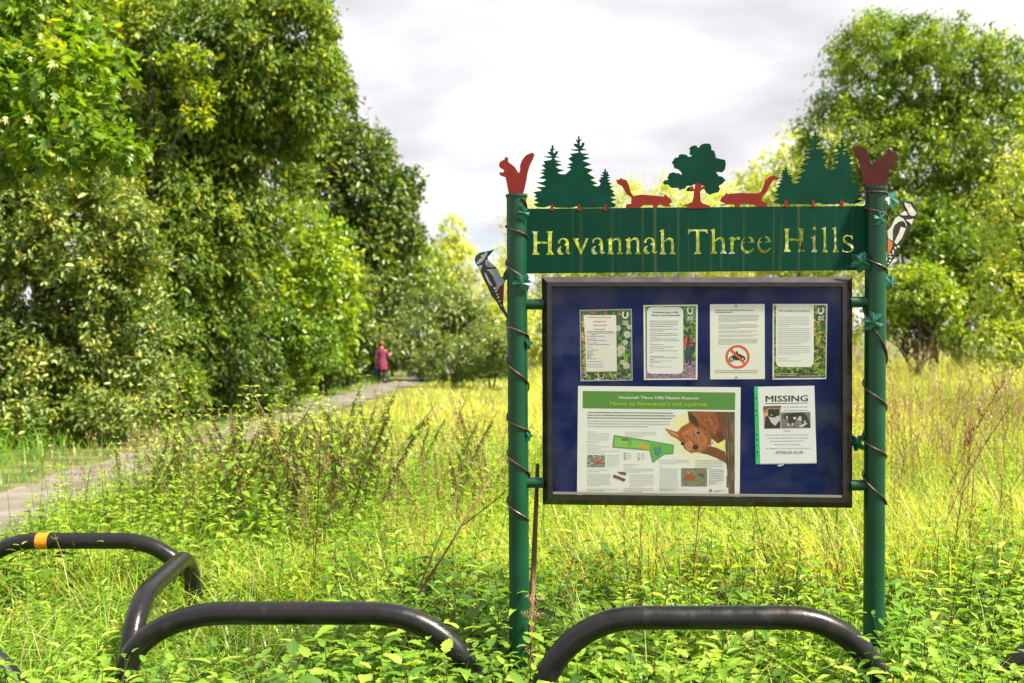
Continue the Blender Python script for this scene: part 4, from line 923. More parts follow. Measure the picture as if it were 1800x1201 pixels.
def tree(name, label, cat, base_u, base_Y, top_uv, r0, blobs, leaf, aspect, cover, tmpl, mat, group=None, nlimb=16, base_x=None, stems=1, cname='crown', Yt=None, thin=1.0, **kw):
    bx = base_x if base_x is not None else (base_u - cx) / FPX * base_Y
    bz = float(gz(bx, base_Y)) - .1
    root = empty(name, (bx, base_Y, bz)); tag(root, label, cat, group)
    B_ = [blob(*b) if len(b) < 3 or not isinstance(b[0], tuple) else b for b in blobs]
    co, cl = crown(cname, B_, leaf, aspect, cover, tmpl, mat, root, **kw)
    tp = at(top_uv[0], top_uv[1], Yt or base_Y)
    trunk(root, (bx, base_Y, bz), tp, r0, cl, nlimb, stems=stems, thin=thin)
    return root
TL = 'trees along the left side of the path'
TB = 'distant trees behind the meadow'
# left side
tree('ash_tree', 'tallest dark green ash tree with drooping sprays, cut off at the top', 'tree', 330, 20, (420, 40), .26,
     [(330, 120, 20.5, 190, 210), (470, 70, 19.5, 110, 120), (530, 50, 20, 46, 90), (575, 120, 20, 30, 36), (570, 190, 20, 30, 30), (440, 150, 19.5, 110, 90), (330, 600, 19.2, 85, 60), (300, 300, 20, 110, 120), (330, 400, 19.5, 120, 150), (440, 300, 20.5, 105, 140), (520, 210, 21, 55, 70), (240, 260, 20, 90, 200), (400, 500, 20, 70, 110)],
     .115, .50, 1.75, T_OVAL, LM['ash'], TL, 14, droop=.4, clump=.21, twig=1.15, spread=.55, leafdroop=.5, thin=.3)
tree('sycamore_tree', 'near sycamore with large lobed yellow-green leaves reaching in from the left edge', 'tree', -330, 10.5, (-250, -250), .22,
     [(-60, 60, 9.6, 110, 110), (90, 150, 9.2, 110, 65), (40, 40, 9.8, 120, 80), (120, 235, 9.0, 95, 50), (-40, 220, 9.4, 130, 90), (205, 262, 9.0, 50, 24), (170, 90, 9.7, 50, 40), (-200, -20, 10.2, 170, 220)],
     .108, .55, 2.0, T_MAPLE, LM['syc'], TL, 8, droop=.25, clump=.26, twig=1.4, spread=.5, leafdroop=.35, thin=.28)
tree('sunlit_ash_leaves', 'added yellow crown standing in for sunlit leaves deep between the sycamore and the ash', 'tree', 270, 18.3, (265, 110), .07,  # no tree of its own: added yellow leaves imitate sun deep in the canopy
     [(240, 30, 18.4, 36, 40), (325, 105, 18.2, 52, 20), (350, 160, 18.3, 40, 18), (345, 205, 18.2, 30, 20)], .11, .6, 1.3, T_OVAL, LM['maple'], TL, 6, clump=.3, bright=.22, thin=.5)
tree('goat_willow', 'broad rounded willow bush with small grey-green glossy leaves at the left edge', 'tree', 60, 16.3, (70, 330), .12,
     [(70, 470, 16, 190, 170), (170, 420, 15.2, 105, 115), (200, 560, 15.4, 90, 110), (30, 620, 15.2, 130, 90), (110, 330, 16, 110, 80), (-80, 420, 16, 130, 220), (150, 640, 15.4, 100, 60)],
     .085, .56, 1.7, T_OVAL, LM['sallow'], TL, 22, stems=3, droop=.15, clump=.2, twig=1.0, spread=.6)
tree('field_maple', 'bright yellow-green maple leaning over the path between the ash and the dark trees', 'tree', 500, 24, (520, 430), .14,
     [(505, 440, 24, 100, 80), (565, 520, 23.5, 64, 95), (470, 540, 23, 75, 90), (575, 450, 24.5, 45, 45), (590, 600, 23.6, 34, 45), (500, 620, 23, 70, 40), (430, 440, 23.5, 60, 60)],
     .13, .75, 1.5, T_OVAL, LM['maple'], TL, 18, droop=.35, clump=.2, twig=1.0, bright=.08)
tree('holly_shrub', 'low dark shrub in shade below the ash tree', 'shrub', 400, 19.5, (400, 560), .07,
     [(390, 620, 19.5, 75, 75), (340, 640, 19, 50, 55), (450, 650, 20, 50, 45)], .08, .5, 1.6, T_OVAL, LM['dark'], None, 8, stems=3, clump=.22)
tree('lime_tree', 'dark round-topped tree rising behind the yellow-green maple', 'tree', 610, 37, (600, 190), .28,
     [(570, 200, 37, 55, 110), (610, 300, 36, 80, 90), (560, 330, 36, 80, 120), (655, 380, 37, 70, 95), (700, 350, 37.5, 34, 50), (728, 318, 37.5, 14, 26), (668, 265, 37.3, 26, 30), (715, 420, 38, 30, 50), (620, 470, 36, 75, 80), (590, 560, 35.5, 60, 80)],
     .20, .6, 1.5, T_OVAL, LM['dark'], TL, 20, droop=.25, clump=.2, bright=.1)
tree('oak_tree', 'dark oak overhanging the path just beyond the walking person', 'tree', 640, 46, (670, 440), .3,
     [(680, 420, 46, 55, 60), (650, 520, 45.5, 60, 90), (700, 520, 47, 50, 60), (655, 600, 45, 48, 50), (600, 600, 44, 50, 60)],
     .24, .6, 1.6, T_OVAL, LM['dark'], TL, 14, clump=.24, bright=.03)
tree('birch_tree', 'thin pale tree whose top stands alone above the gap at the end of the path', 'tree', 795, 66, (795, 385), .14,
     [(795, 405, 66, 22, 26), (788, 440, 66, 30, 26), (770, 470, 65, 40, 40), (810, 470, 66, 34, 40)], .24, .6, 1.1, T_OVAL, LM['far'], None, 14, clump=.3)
tree('alder_tree', 'soft green tree right of the dark oak at the end of the path', 'tree', 735, 58, (735, 440), .2,
     [(735, 480, 58, 50, 55), (705, 470, 57, 35, 45), (760, 520, 57, 40, 45), (690, 560, 56, 45, 50)], .25, .6, 1.4, T_OVAL, LM['right'], TB, 12, clump=.25)
tree('grey_willow', 'spreading grey-green willow bush with a shaded hollow beneath, right of the path', 'tree', 770, 43, (770, 540), .12,
     [(770, 545, 43, 62, 38), (725, 580, 42, 40, 35), (815, 560, 43, 45, 38), (700, 600, 41, 32, 25), (840, 600, 43, 36, 26)], .2, .36, 1.5, T_LANCE, LM['willow'], None, 16, stems=4, clump=.25)
tree('beech_tree', 'broad green tree filling the top left corner behind the sycamore leaves', 'tree', 60, 25, (120, -100), .3,
     [(150, 60, 25, 150, 160), (20, 0, 25, 170, 200), (230, -60, 25, 120, 120), (60, 230, 24, 160, 130), (-120, 200, 25, 160, 260)], .17, .55, 1.5, T_OVAL, LM['ash'], TL, 14, clump=.18)
tree('hawthorn_tree', 'mid green leafy tree standing low between the ash and the yellow-green maple', 'tree', 455, 21.5, (455, 500), .1,
     [(470, 590, 21.5, 80, 60), (430, 540, 21.5, 60, 60), (540, 610, 21.8, 55, 48), (400, 630, 21, 50, 40)], .10, .62, 1.5, T_OVAL, LM['maple'], TL, 12, stems=3, clump=.2, bright=-.22)
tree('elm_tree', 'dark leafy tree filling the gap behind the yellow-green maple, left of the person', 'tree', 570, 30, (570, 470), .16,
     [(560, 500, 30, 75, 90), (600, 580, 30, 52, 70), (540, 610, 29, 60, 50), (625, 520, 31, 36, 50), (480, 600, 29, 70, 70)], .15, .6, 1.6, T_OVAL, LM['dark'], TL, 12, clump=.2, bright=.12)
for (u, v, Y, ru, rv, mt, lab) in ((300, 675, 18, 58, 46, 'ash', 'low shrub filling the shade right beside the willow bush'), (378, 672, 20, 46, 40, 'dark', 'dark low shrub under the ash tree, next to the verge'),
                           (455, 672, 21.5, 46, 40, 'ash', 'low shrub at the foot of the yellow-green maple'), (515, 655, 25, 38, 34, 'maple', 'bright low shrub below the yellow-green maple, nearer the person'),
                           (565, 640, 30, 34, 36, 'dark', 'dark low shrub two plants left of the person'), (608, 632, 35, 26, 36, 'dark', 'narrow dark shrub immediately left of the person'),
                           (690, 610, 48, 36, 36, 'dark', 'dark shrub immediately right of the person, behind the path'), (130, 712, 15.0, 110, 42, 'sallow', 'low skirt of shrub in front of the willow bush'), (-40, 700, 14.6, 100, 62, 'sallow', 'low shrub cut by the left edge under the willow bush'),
                           (222, 672, 16, 70, 58, 'sallow', 'small dense bush between the willow bush and the verge')):
    tree('understorey_shrub', lab, 'shrub', u, Y, (u, v - rv * .4), .04, [(u, v, Y, ru, rv), (u + ru * .55, v + rv * .25, Y - .4, ru * .6, rv * .75), (u - ru * .55, v + rv * .2, Y + .3, ru * .6, rv * .8)], .085 if Y < 20 else .12, .5, 1.4, T_OVAL, LM[mt], 'shrubs at the foot of the left-hand trees', 5, stems=3, clump=.26, twig=1.2)
tree('field_elm', 'green tree bridging the willow bush and the ash, darker than both', 'tree', 235, 19, (235, 300), .12,
     [(240, 420, 18.8, 80, 110), (265, 560, 18.4, 70, 90), (300, 480, 18.6, 60, 90), (230, 330, 19, 70, 60)], .10, .55, 1.6, T_OVAL, LM['ash'], TL, 10, clump=.22, bright=-.05)
# low shrubs beyond the meadow, left of the sign
for (u, v, Y, ru, rv, lab) in ((800, 628, 36, 60, 34, 'low green shrub beside the far bend of the path'), (862, 612, 34, 52, 44, 'pale bushy shrub at the meadow edge just left of the left post'), (742, 640, 42, 34, 24, 'smallest clump of greenery where the path goes out of sight')):
    tree('meadow_shrub', lab, 'shrub', u, Y, (u, v - rv * .4), .05, [(u, v, Y, ru, rv), (u + ru * .5, v + rv * .3, Y - .6, ru * .6, rv * .7)], .13, .42, 1.4, T_OVAL, LM['willow'], None, 6, stems=3, clump=.28)
# hedge row of pale trees behind the sign
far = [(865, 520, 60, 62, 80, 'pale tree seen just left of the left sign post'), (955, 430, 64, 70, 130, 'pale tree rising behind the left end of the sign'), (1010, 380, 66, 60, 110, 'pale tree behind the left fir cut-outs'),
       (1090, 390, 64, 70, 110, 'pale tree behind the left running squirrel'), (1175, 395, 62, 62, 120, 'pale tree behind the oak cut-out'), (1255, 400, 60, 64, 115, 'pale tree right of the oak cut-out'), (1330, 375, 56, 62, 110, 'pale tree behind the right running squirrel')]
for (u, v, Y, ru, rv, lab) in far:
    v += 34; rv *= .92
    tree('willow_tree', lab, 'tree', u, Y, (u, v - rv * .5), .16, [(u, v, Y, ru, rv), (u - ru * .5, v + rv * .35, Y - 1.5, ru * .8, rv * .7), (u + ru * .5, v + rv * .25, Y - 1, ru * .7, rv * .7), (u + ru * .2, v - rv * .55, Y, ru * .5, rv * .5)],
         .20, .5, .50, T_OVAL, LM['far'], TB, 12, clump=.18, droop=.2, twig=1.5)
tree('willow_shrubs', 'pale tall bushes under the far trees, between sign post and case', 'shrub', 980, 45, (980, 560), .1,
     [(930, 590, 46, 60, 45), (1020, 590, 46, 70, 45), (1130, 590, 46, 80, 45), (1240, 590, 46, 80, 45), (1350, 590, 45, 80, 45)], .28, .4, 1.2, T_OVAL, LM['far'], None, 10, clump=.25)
# right side
tree('larch_tree', 'largest tree on the right, tall sunlit crown with hanging sprays above the white-breasted woodpecker', 'tree', 1695, 38, (1650, 60), .38,
     [(1560, 150, 38, 120, 100), (1655, 130, 37.5, 105, 95), (1740, 150, 37, 75, 95), (1500, 250, 37.5, 90, 85), (1610, 280, 37, 115, 100), (1740, 280, 36.5, 110, 120), (1540, 90, 38.5, 70, 60), (1680, 380, 36.5, 120, 90)],
     .16, .46, 1.25, T_OVAL, LM['right'], None, 26, thin=.6, droop=.35, clump=.17, twig=1.3, spread=.5, leafdroop=.5, bright=-.02)
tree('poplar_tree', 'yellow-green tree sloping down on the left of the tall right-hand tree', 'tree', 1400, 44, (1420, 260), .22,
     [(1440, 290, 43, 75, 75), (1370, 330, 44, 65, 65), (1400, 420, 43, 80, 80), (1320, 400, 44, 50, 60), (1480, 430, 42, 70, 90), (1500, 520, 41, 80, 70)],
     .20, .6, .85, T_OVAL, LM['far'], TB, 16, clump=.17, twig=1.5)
tree('elder_tree', 'mid green bushy tree standing under the tall right-hand tree', 'tree', 1640, 33, (1640, 400), .18,
     [(1640, 430, 33, 80, 70), (1700, 470, 32, 95, 80), (1620, 500, 31.5, 60, 40), (1780, 500, 32, 80, 90), (1690, 560, 31, 90, 50), (1600, 400, 33, 40, 50)],
     .15, .55, 1.5, T_OVAL, LM['right'], None, 16, clump=.2, bright=-.16)
tree('hazel_shrub', 'rounded green shrub showing dark forked stems, right of the right post', 'shrub', 1605, 26, (1605, 540), .09,
     [(1600, 520, 26, 75, 42), (1560, 560, 26, 36, 34), (1650, 550, 26.3, 42, 36), (1610, 485, 26.4, 50, 24)], .12, .62, 1.5, T_OVAL, LM['right'], None, 18, stems=5, clump=.2, bright=.05)
tree('silver_birch', 'nearest pale yellow-green tree at the right edge with small loose leaves', 'tree', 1850, 17, (1850, 120), .1,
     [(1800, 400, 17, 62, 120), (1775, 520, 16.6, 58, 80), (1850, 300, 17.5, 60, 110), (1760, 600, 16.2, 60, 40), (1860, 480, 17, 70, 150)], .085, .6, 1.1, T_OVAL, LM['pale'], None, 20, clump=.2, droop=.4, twig=1.2)
# ------------------------------------------------------------ grass, nettles and weeds
LM['grass'] = leafmat('meadow_grass', [(.13, .27, .02), (.30, .46, .03), (.50, .59, .06), (.68, .60, .16), (.66, .48, .27)], trans=.55, gloss=.04, tint=(1.2, 1.15, .6))
LM['fgrass'] = leafmat('fresh_grass', [(.06, .17, .018), (.14, .31, .022), (.27, .46, .035), (.46, .58, .12)], trans=.5, gloss=.06)
LM['nettle'] = leafmat('nettle_leaf', [(.045, .12, .02), (.12, .27, .028), (.27, .45, .04), (.54, .64, .12)], trans=.52, gloss=.05, rough=.45)
LM['drygrass'] = leafmat('dry_grass', [(.22, .14, .06), (.34, .24, .11), (.46, .36, .19)], trans=.35, gloss=.04, tint=(1, 1, .8))
LM['stem'] = leafmat('plant_stem', [(.05, .08, .02), (.14, .10, .04), (.24, .15, .07)], trans=.1, gloss=.05)
def blade_tmpl(n=4, bend=.55):
    V = []; F = []
    for i in range(n):
        t = i / n; w_ = (1 - t ** 2) * .5; V += [(t * (1 - .25 * t * bend), w_, -bend * t * t), (t * (1 - .25 * t * bend), -w_, -bend * t * t)]
    V.append((1 - .25 * bend, 0, -bend)); k = len(V) - 1
    for i in range(n - 1): F.append([2 * i, 2 * i + 1, 2 * i + 3, 2 * i + 2])
    F.append([2 * n - 2, 2 * n - 1, k]); return np.array(V), F
B2, B3, B5 = blade_tmpl(2, .45), blade_tmpl(3, .5), blade_tmpl(5, .9)
def fru(n, y0, y1, x0=None, x1=None, pw=1.0, ulo=-260, uhi=2060):
    """points on the ground inside the view (with a margin), denser when nearer if pw > 1"""
    Y = y0 + (y1 - y0) * rng.random(n) ** pw
    lo = (ulo - cx) / FPX * Y; hi = (uhi - cx) / FPX * Y
    X = lo + (hi - lo) * rng.random(n)
    k = np.ones(n, bool)
    if x0 is not None: k &= X > x0
    if x1 is not None: k &= X < x1
    return X[k], Y[k]
def offpath(X, Y, pad=.05):
    return np.abs(X - path_x(Y)) > path_half(Y) + pad
def vnoise(X, Y, s, seed=0):
    r = np.random.default_rng(seed); a = r.uniform(0, 6, 8); t = r.uniform(0, 6.28, 8); f = r.uniform(.6, 1.8, 8)
    return sum(np.sin((X * np.cos(t[i]) + Y * np.sin(t[i])) * f[i] * s + a[i]) for i in range(8)) / 8 * 1.4
def blades(name, X, Y, H, W, rnd, tm, mat, lean=.35, label=None):
    n = len(X); P = np.stack([X, Y, gz(X, Y) - .01], 1)
    a = rng.uniform(0, 2 * math.pi, n); l = np.abs(rng.normal(size=n)) * lean + .08
    ax = norm(np.stack([np.cos(a) * l, np.sin(a) * l, np.ones(n)], 1))
    nn = norm(-np.stack([np.cos(a), np.sin(a), -l * 1.0], 1)) + rng.normal(size=(n, 3)) * .1
    o = leaf_object(name, P, ax, nn, H, W, rnd, tm, mat); return tag(o, kind='stuff')

# meadow: hay-coloured and yellow-green grass from 6 m out to the trees, right of the path
def meadow():
    for (n, y0, y1, tm, w_) in ((60000, 5.2, 11, B3, .006), (85000, 10, 22, B3, .009), (60000, 20, 50, B2, .024)):
        X, Y = fru(n, y0, y1, pw=1.25); k = offpath(X, Y, .1) & (X > path_x(Y)); X, Y = X[k], Y[k]
        g = vnoise(X, Y, 1.3, 3) + .5 * vnoise(X, Y, 3.5, 4); g2 = vnoise(X, Y, .35, 5)
        base = .34 + .22 * np.clip((X + 1.5) / 6, 0, 1) + .55 * np.clip((Y - 12) / 14, 0, 1) * np.clip((X + 1) / 4, 0, 1)
        base = np.where((X < .3) & (Y > 12), .22, base)
        edge = np.clip((X - path_x(Y) - path_half(Y)) / 1.2, .25, 1)
        H = (base * (1 + .35 * g)) * rng.uniform(.5, 1.5, len(X)) * edge
        rn = np.clip(.44 + .26 * g2 + .14 * g + rng.normal(size=len(X)) * .2 + .05 * (Y > 12), 0, 1)
        blades('meadow_grass', X, Y, H, w_ * rng.uniform(.7, 1.4, len(X)), rn, tm, LM['grass'], .4)
meadow()
X, Y = fru(9000, 7, 32, pw=1.2); k = offpath(X, Y, .3) & (X > path_x(Y)) & ((X > .5) | (Y < 12)) & (vnoise(X, Y, .8, 13) > -.15); X, Y = X[k], Y[k]; n = len(X)
Hh = (.55 + .22 * np.clip((X + 1.5) / 6, 0, 1) + .40 * np.clip((Y - 12) / 14, 0, 1) * np.clip((X + 1) / 4, 0, 1)) * rng.uniform(.8, 1.35, n)
LM['hay'] = leafmat('hay_seed_head', [(.30, .20, .10), (.46, .32, .18), (.58, .46, .28)], trans=.35, gloss=.03, tint=(1.1, 1, .8))
b = np.stack([X, Y, gz(X, Y)], 1); tp = b + np.stack([rng.normal(size=n) * .07, rng.normal(size=n) * .07, Hh], 1); rr = .0008 + .00009 * Y
ev, ef = strips(b, tp, rr, rr * .7); P = np.repeat(tp, 4, 0) + rng.normal(size=(n * 4, 3)) * np.array([.008, .008, .03]); sz = .020 + .0016 * np.repeat(Y, 4)
o = leaf_object('meadow_seed_heads', P, np.tile([0, 0, 1.], (n * 4, 1)) + rng.normal(size=(n * 4, 3)) * .3, rdir(n * 4), sz, sz * .35, np.repeat(rng.random(n), 4), T_LANCE, None, None, [LM['hay'], LM['hay']], (ev, ef, np.full(len(ev), .4))); tag(o, kind='stuff')
# green verge left of the path, and low turf strips by it
X, Y = fru(60000, 7, 45, pw=1.3, ulo=-700); k = offpath(X, Y, .0) & (X < path_x(Y)) & (X > path_x(Y) - 5); X, Y = X[k], Y[k]
dd = path_x(Y) - path_half(Y) - X
blades('verge_grass', X, Y, (.12 + .34 * np.clip(dd / 1.2, 0, 1)) * rng.uniform(.6, 1.4, len(X)) * (1 + .3 * vnoise(X, Y, 1.2, 9)), .003 + .0007 * Y, np.clip(.35 + .2 * vnoise(X, Y, 1, 2) + rng.normal(size=len(X)) * .2, 0, 1), B2, LM['fgrass'], .4)
# fresh grass on the near left, beside the hoops and the path
X, Y = fru(26000, 2.3, 9.5, x1=-1.2); k = offpath(X, Y, .02) & (vnoise(X, Y, 1.6, 21) > -.5 + .12 * (X + 3)); X, Y = X[k], Y[k]
k = X > path_x(Y); X, Y = X[k], Y[k]
ed = np.clip(np.abs(X - path_x(Y)) - path_half(Y), 0, 1)
blades('fresh_grass', X, Y, (.10 + .17 * ed) * rng.uniform(.6, 1.6, len(X)), .0048 * rng.uniform(.7, 1.4, len(X)), np.clip(.5 + rng.normal(size=len(X)) * .22, 0, 1), B5, LM['fgrass'], .5)
# long arching blades among the nettles in front
X, Y = fru(22000, 2.2, 8); k = vnoise(X, Y, 1.3, 31) > -.15; X, Y = X[k], Y[k]
blades('long_grass', X, Y, rng.uniform(.22, .55, len(X)), .0072 * rng.uniform(.6, 1.5, len(X)), np.clip(.55 + rng.normal(size=len(X)) * .25, 0, 1), B5, LM['fgrass'], .55)
# dry straw between the plants
X, Y = fru(13000, 2.6, 11); k = offpath(X, Y, .1) & (X > path_x(Y)) & (vnoise(X, Y, .9, 41) > -.3 - .25 * (X > 0)); X, Y = X[k], Y[k]
blades('dry_straw', X, Y, rng.uniform(.15, .62, len(X)) * np.where(Y < 4, .6, 1), .0032 * rng.uniform(.7, 1.4, len(X)), rng.random(len(X)), B3, LM['drygrass'], .6)
# matted dead stalks: a small brown thicket left of the sign's left post
X = rng.normal(size=2600) * .20 - .20; Y = rng.normal(size=2600) * .28 + 4.15
blades('dead_thatch', X, Y, rng.uniform(.10, .30, len(X)), .0028, rng.random(len(X)) * .7, B3, LM['drygrass'], 1.4)

for (u_, y_, n_) in ((60, 4.6, 500), (420, 3.5, 500), (1120, 4.6, 900), (1700, 4.4, 900), (300, 5.6, 500), (1350, 3.35, 400), (1420, 5.2, 800)):
    X = rng.normal(size=n_) * .20 + (u_ - cx) / FPX * y_; Y = rng.normal(size=n_) * .18 + y_
    blades('dead_thatch', X, Y, rng.uniform(.08, .34, n_), .0028, rng.random(n_) * .8, B3, LM['drygrass'], 1.2)
# nettles and other leafy weeds: stems with opposite pairs of toothed leaves
def leafy(name, X, Y, H, leaf, tiers, rn0, mat, tm=T_NETTLE, asp=.95, stemr=.0022, lean=.16, up_=.15, branch=False):
    P, A_, N_, L_, Rn = [], [], [], [], []; SA, SB = [], []
    Z0 = gz(X, Y)
    for i in range(len(X)):
        b = np.array([X[i], Y[i], Z0[i] - .02]); a0 = rng.uniform(0, 6.28); ln = rng.normal(size=2) * lean * H[i]
        top = b + np.array([ln[0], ln[1], H[i]]); SA.append(b); mid = b + (top - b) * .5 + np.array([ln[0], ln[1], 0]) * -.12; SB.append(mid); SA.append(mid); SB.append(top)
        nt = max(3, int(round(tiers * rng.uniform(.8, 1.2))))
        for t in range(nt):
            f = .25 + .75 * (t + 1) / nt; p = b + (top - b) * f
            az = a0 + (t % 2) * 1.571 + rng.normal() * .15
            sz = leaf * (1.15 - .65 * (f - .25) / .75) * rng.uniform(.8, 1.2) * (.8 if t == 0 else 1)
            for s_ in (0, math.pi):
                d = np.array([math.cos(az + s_), math.sin(az + s_), up_ + .5 * (f > .93)])
                P.append(p + d * .012); A_.append(d); N_.append([-d[0] * .2 + rng.normal() * .15, -d[1] * .2 + rng.normal() * .15, 1]); L_.append(sz * (.62 + .75 * ((i * 0.6180339) % 1))); Rn.append(rn0[i] + rng.normal() * .09 + .05 * (f > .9))
    P = np.array(P); SA = np.array(SA); SB = np.array(SB)
    ev, ef = strips(SA, SB, stemr, stemr * .8)
    L_ = np.array(L_)
    return leaf_object(name, P, np.array(A_), np.array(N_), L_, L_ * asp, np.clip(np.array(Rn), 0, 1), tm, None, None, [mat, LM['stem']], (ev, ef, np.full(len(ev), .15)))
hoopok = lambda X, Y: np.ones(len(X), bool)
X, Y = fru(1500, 2.35, 5.6, ulo=-120, uhi=1920, pw=1.15)
k = ((vnoise(X, Y, 1.5, 51) > -.22) | (X > .0)) & ~((np.abs(X + 1.95) < .25) & (np.abs(Y - 3.3) < .2)); X, Y = X[k], Y[k]
H = np.clip(.21 + .16 * vnoise(X, Y, 1.5, 52) + rng.normal(size=len(X)) * .05 + .035 * (Y - 3), .08, .46)
H = np.where((X < -.9) & (Y < 4.8), H * .72, H)
H = np.where((np.abs(Y - 3.7) < .35), np.minimum(H, .36), H)
o = leafy('nettle_bed', X, Y, H, .118, 5, np.clip(.30 + .44 * vnoise(X, Y, 1.6, 53) + rng.normal(size=len(X)) * .17, 0, 1), LM['nettle'], asp=.54); tag(o, kind='stuff')
X, Y = fru(1500, 5.2, 9.5, ulo=-80, uhi=1900); k = offpath(X, Y, .12) & (X > path_x(Y)) & (rng.random(len(X)) < np.where(X < .2, .85, .8)); X, Y = X[k], Y[k]
H = np.clip(.36 + .14 * vnoise(X, Y, .9, 55) + rng.normal(size=len(X)) * .08 + .26 * np.clip((-.7 - X) / 1.0, 0, 1) * np.clip((Y - 5.6) / 1.0, 0, 1), .12, .95) * np.clip((X - path_x(Y) - path_half(Y)) / 1.0 + .1, .3, 1)
o = leafy('weed_bed', X, Y, H, .080, 8, np.clip(.55 + .3 * vnoise(X, Y, 1.2, 56) + rng.normal(size=len(X)) * .15, 0, 1), LM['nettle'], asp=.5); tag(o, kind='stuff')
# narrow-leaved willowherb mixed in, front and right
X, Y = fru(2100, 2.6, 14, ulo=-80, uhi=1950, pw=1.1); k = offpath(X, Y, .3) & (X > path_x(Y)) & (vnoise(X, Y, 1.1, 71) > -.1); X, Y = X[k], Y[k]
H = np.clip(.30 + .05 * (Y - 2.6) + rng.normal(size=len(X)) * .08, .12, .85); H = np.where(Y < 4.2, np.minimum(H, .36), H); H = np.where((Y < 6.0) & (X < -1.2), np.minimum(H, .22), H)
o = leafy('willowherb', X, Y, H, .075, 9, np.clip(.6 + .25 * vnoise(X, Y, 1.5, 72) + rng.normal(size=len(X)) * .15, 0, 1), LM['nettle'], tm=T_LANCE, asp=.30, up_=.45); tag(o, kind='stuff')
# taller plants that stand in front of the hoops' feet and round the post feet
cl = []
for (u0, u1, y0, y1, n_, h0, h1) in ((120, 300, 3.05, 3.5, 26, .30, .44), (-120, 120, 2.95, 3.45, 55, .32, .48), (700, 900, 2.9, 3.45, 16, .20, .30), (880, 1010, 2.95, 3.4, 16, .22, .34), (1500, 1720, 3.0, 3.5, 34, .28, .42),
                                  (1690, 1900, 2.9, 3.7, 34, .25, .40), (840, 1000, 3.85, 4.5, 22, .25, .5), (1480, 1620, 3.75, 4.3, 24, .28, .52), (1130, 1280, 3.2, 3.42, 5, .36, .45), (560, 760, 4.4, 5.2, 20, .25, .45), (1600, 1850, 4.2, 5.4, 40, .3, .6)):
    for _ in range(n_):
        y_ = rng.uniform(y0, y1); cl.append(((rng.uniform(u0, u1) - cx) / FPX * y_, y_, rng.uniform(h0, h1)))
cl = np.array(cl)
o = leafy('tall_weeds', cl[:, 0], cl[:, 1], cl[:, 2], .095, 6, np.clip(.5 + rng.normal(size=len(cl)) * .18, 0, 1), LM['nettle'], asp=.5, up_=.1, lean=.22); tag(o, kind='stuff')
# small leaves close to the ground fill between the stems
X, Y = fru(20000, 2.3, 8.5, ulo=-120, uhi=1920, pw=1.2); k = offpath(X, Y, .05) & (X > path_x(Y)); X, Y = X[k], Y[k]; n = len(X)
P = np.stack([X, Y, gz(X, Y) + rng.uniform(.01, .14, n) * (.6 + .2 * (Y > 3.5))], 1)
o = leaf_object('low_leaves', P, np.concatenate([rng.normal(size=(n, 2)), rng.normal(size=(n, 1)) * .3], 1), np.array([0, 0, 1.]) + rng.normal(size=(n, 3)) * .35, rng.uniform(.02, .075, n), rng.uniform(.015, .05, n), np.clip(.3 + .25 * vnoise(X, Y, 2, 61) + rng.normal(size=n) * .2, 0, 1), T_OVAL, LM['nettle']); tag(o, kind='stuff')
# shaded weeds at the foot of the left-hand trees
X, Y = fru(1500, 9, 40, ulo=-500, uhi=700); k = (X < path_x(Y) - path_half(Y) - .8) & (X > path_x(Y) - 4.5); X, Y = X[k], Y[k]
o = leafy('verge_weeds', X, Y, rng.uniform(.3, .75, len(X)), .10, 8, np.clip(.32 + rng.normal(size=len(X)) * .18, 0, 1), LM['nettle'], tm=T_LANCE, asp=.45); tag(o, kind='stuff')

# ---- individual tall plants: one mesh of each kind, then copies
def copy_tree(o, parent=None):
    c = o.copy(); col.objects.link(c)
    if parent is not None: c.parent = parent
    for ch in [x for x in col.objects if x.parent == o]: copy_tree(ch, c)
    return c
def proto_tall_nettle(seed, H):
    global rng; keep = rng; rng = np.random.default_rng(seed)
    root = empty('tall_nettle')
    n = 14; P, A_, N_, L_, Rn = [], [], [], [], []
    bend = rng.normal(size=2) * .18 * H
    def stem(f): return np.array([bend[0] * f * f, bend[1] * f * f, H * f])
    SA = np.array([stem(i / 8) for i in range(8)]); SB = np.array([stem((i + 1) / 8) for i in range(8)])
    for t in range(n):
        f = .28 + .72 * t / (n - 1); p = stem(f); az = (t % 2) * 1.571 + rng.normal() * .2
        for s_ in (0, math.pi):
            if rng.random() < .15: continue
            d = np.array([math.cos(az + s_), math.sin(az + s_), -.15 + .6 * (f > .9)]); P.append(p + d * .015); A_.append(d); N_.append([0, 0, 1] + rng.normal(size=3) * .2)
            L_.append(.062 * (1.2 - .7 * f) * rng.uniform(.8, 1.2) + .012); Rn.append(.52 + .35 * (f > .85) + rng.normal() * .12)
    ev, ef = strips(SA, SB, .0032, .0028); L_ = np.array(L_)
    leaf_object('foliage', np.array(P), np.array(A_), np.array(N_), L_, L_ * .62, np.clip(np.array(Rn), 0, 1), T_NETTLE, None, root, [LM['nettle'], LM['stem']], (ev, ef, np.full(len(ev), .3)))
    # hanging brown-green seed tassels
    P, A_ = [], []
    for t in range(420):
        f = rng.uniform(.45, .93); a = rng.uniform(0, 6.28); l = rng.uniform(.0, .05) * (1.25 - f); d = np.array([math.cos(a) * l, math.sin(a) * l, -l * 1.2 - rng.uniform(0, .02)])
        P.append(stem(f) + d); A_.append([math.cos(a) * .3, math.sin(a) * .3, -1])
    n = len(P); leaf_object('seed_tassels', np.array(P), np.array(A_), rdir(n), .017, .010, rng.random(n), T_LANCE, LM['seed'], root)['kind'] = 'stuff'
    rng = keep; return root
LM['seed'] = leafmat('nettle_seed', [(.09, .09, .02), (.16, .15, .035), (.24, .19, .07)], trans=.25, gloss=.03)
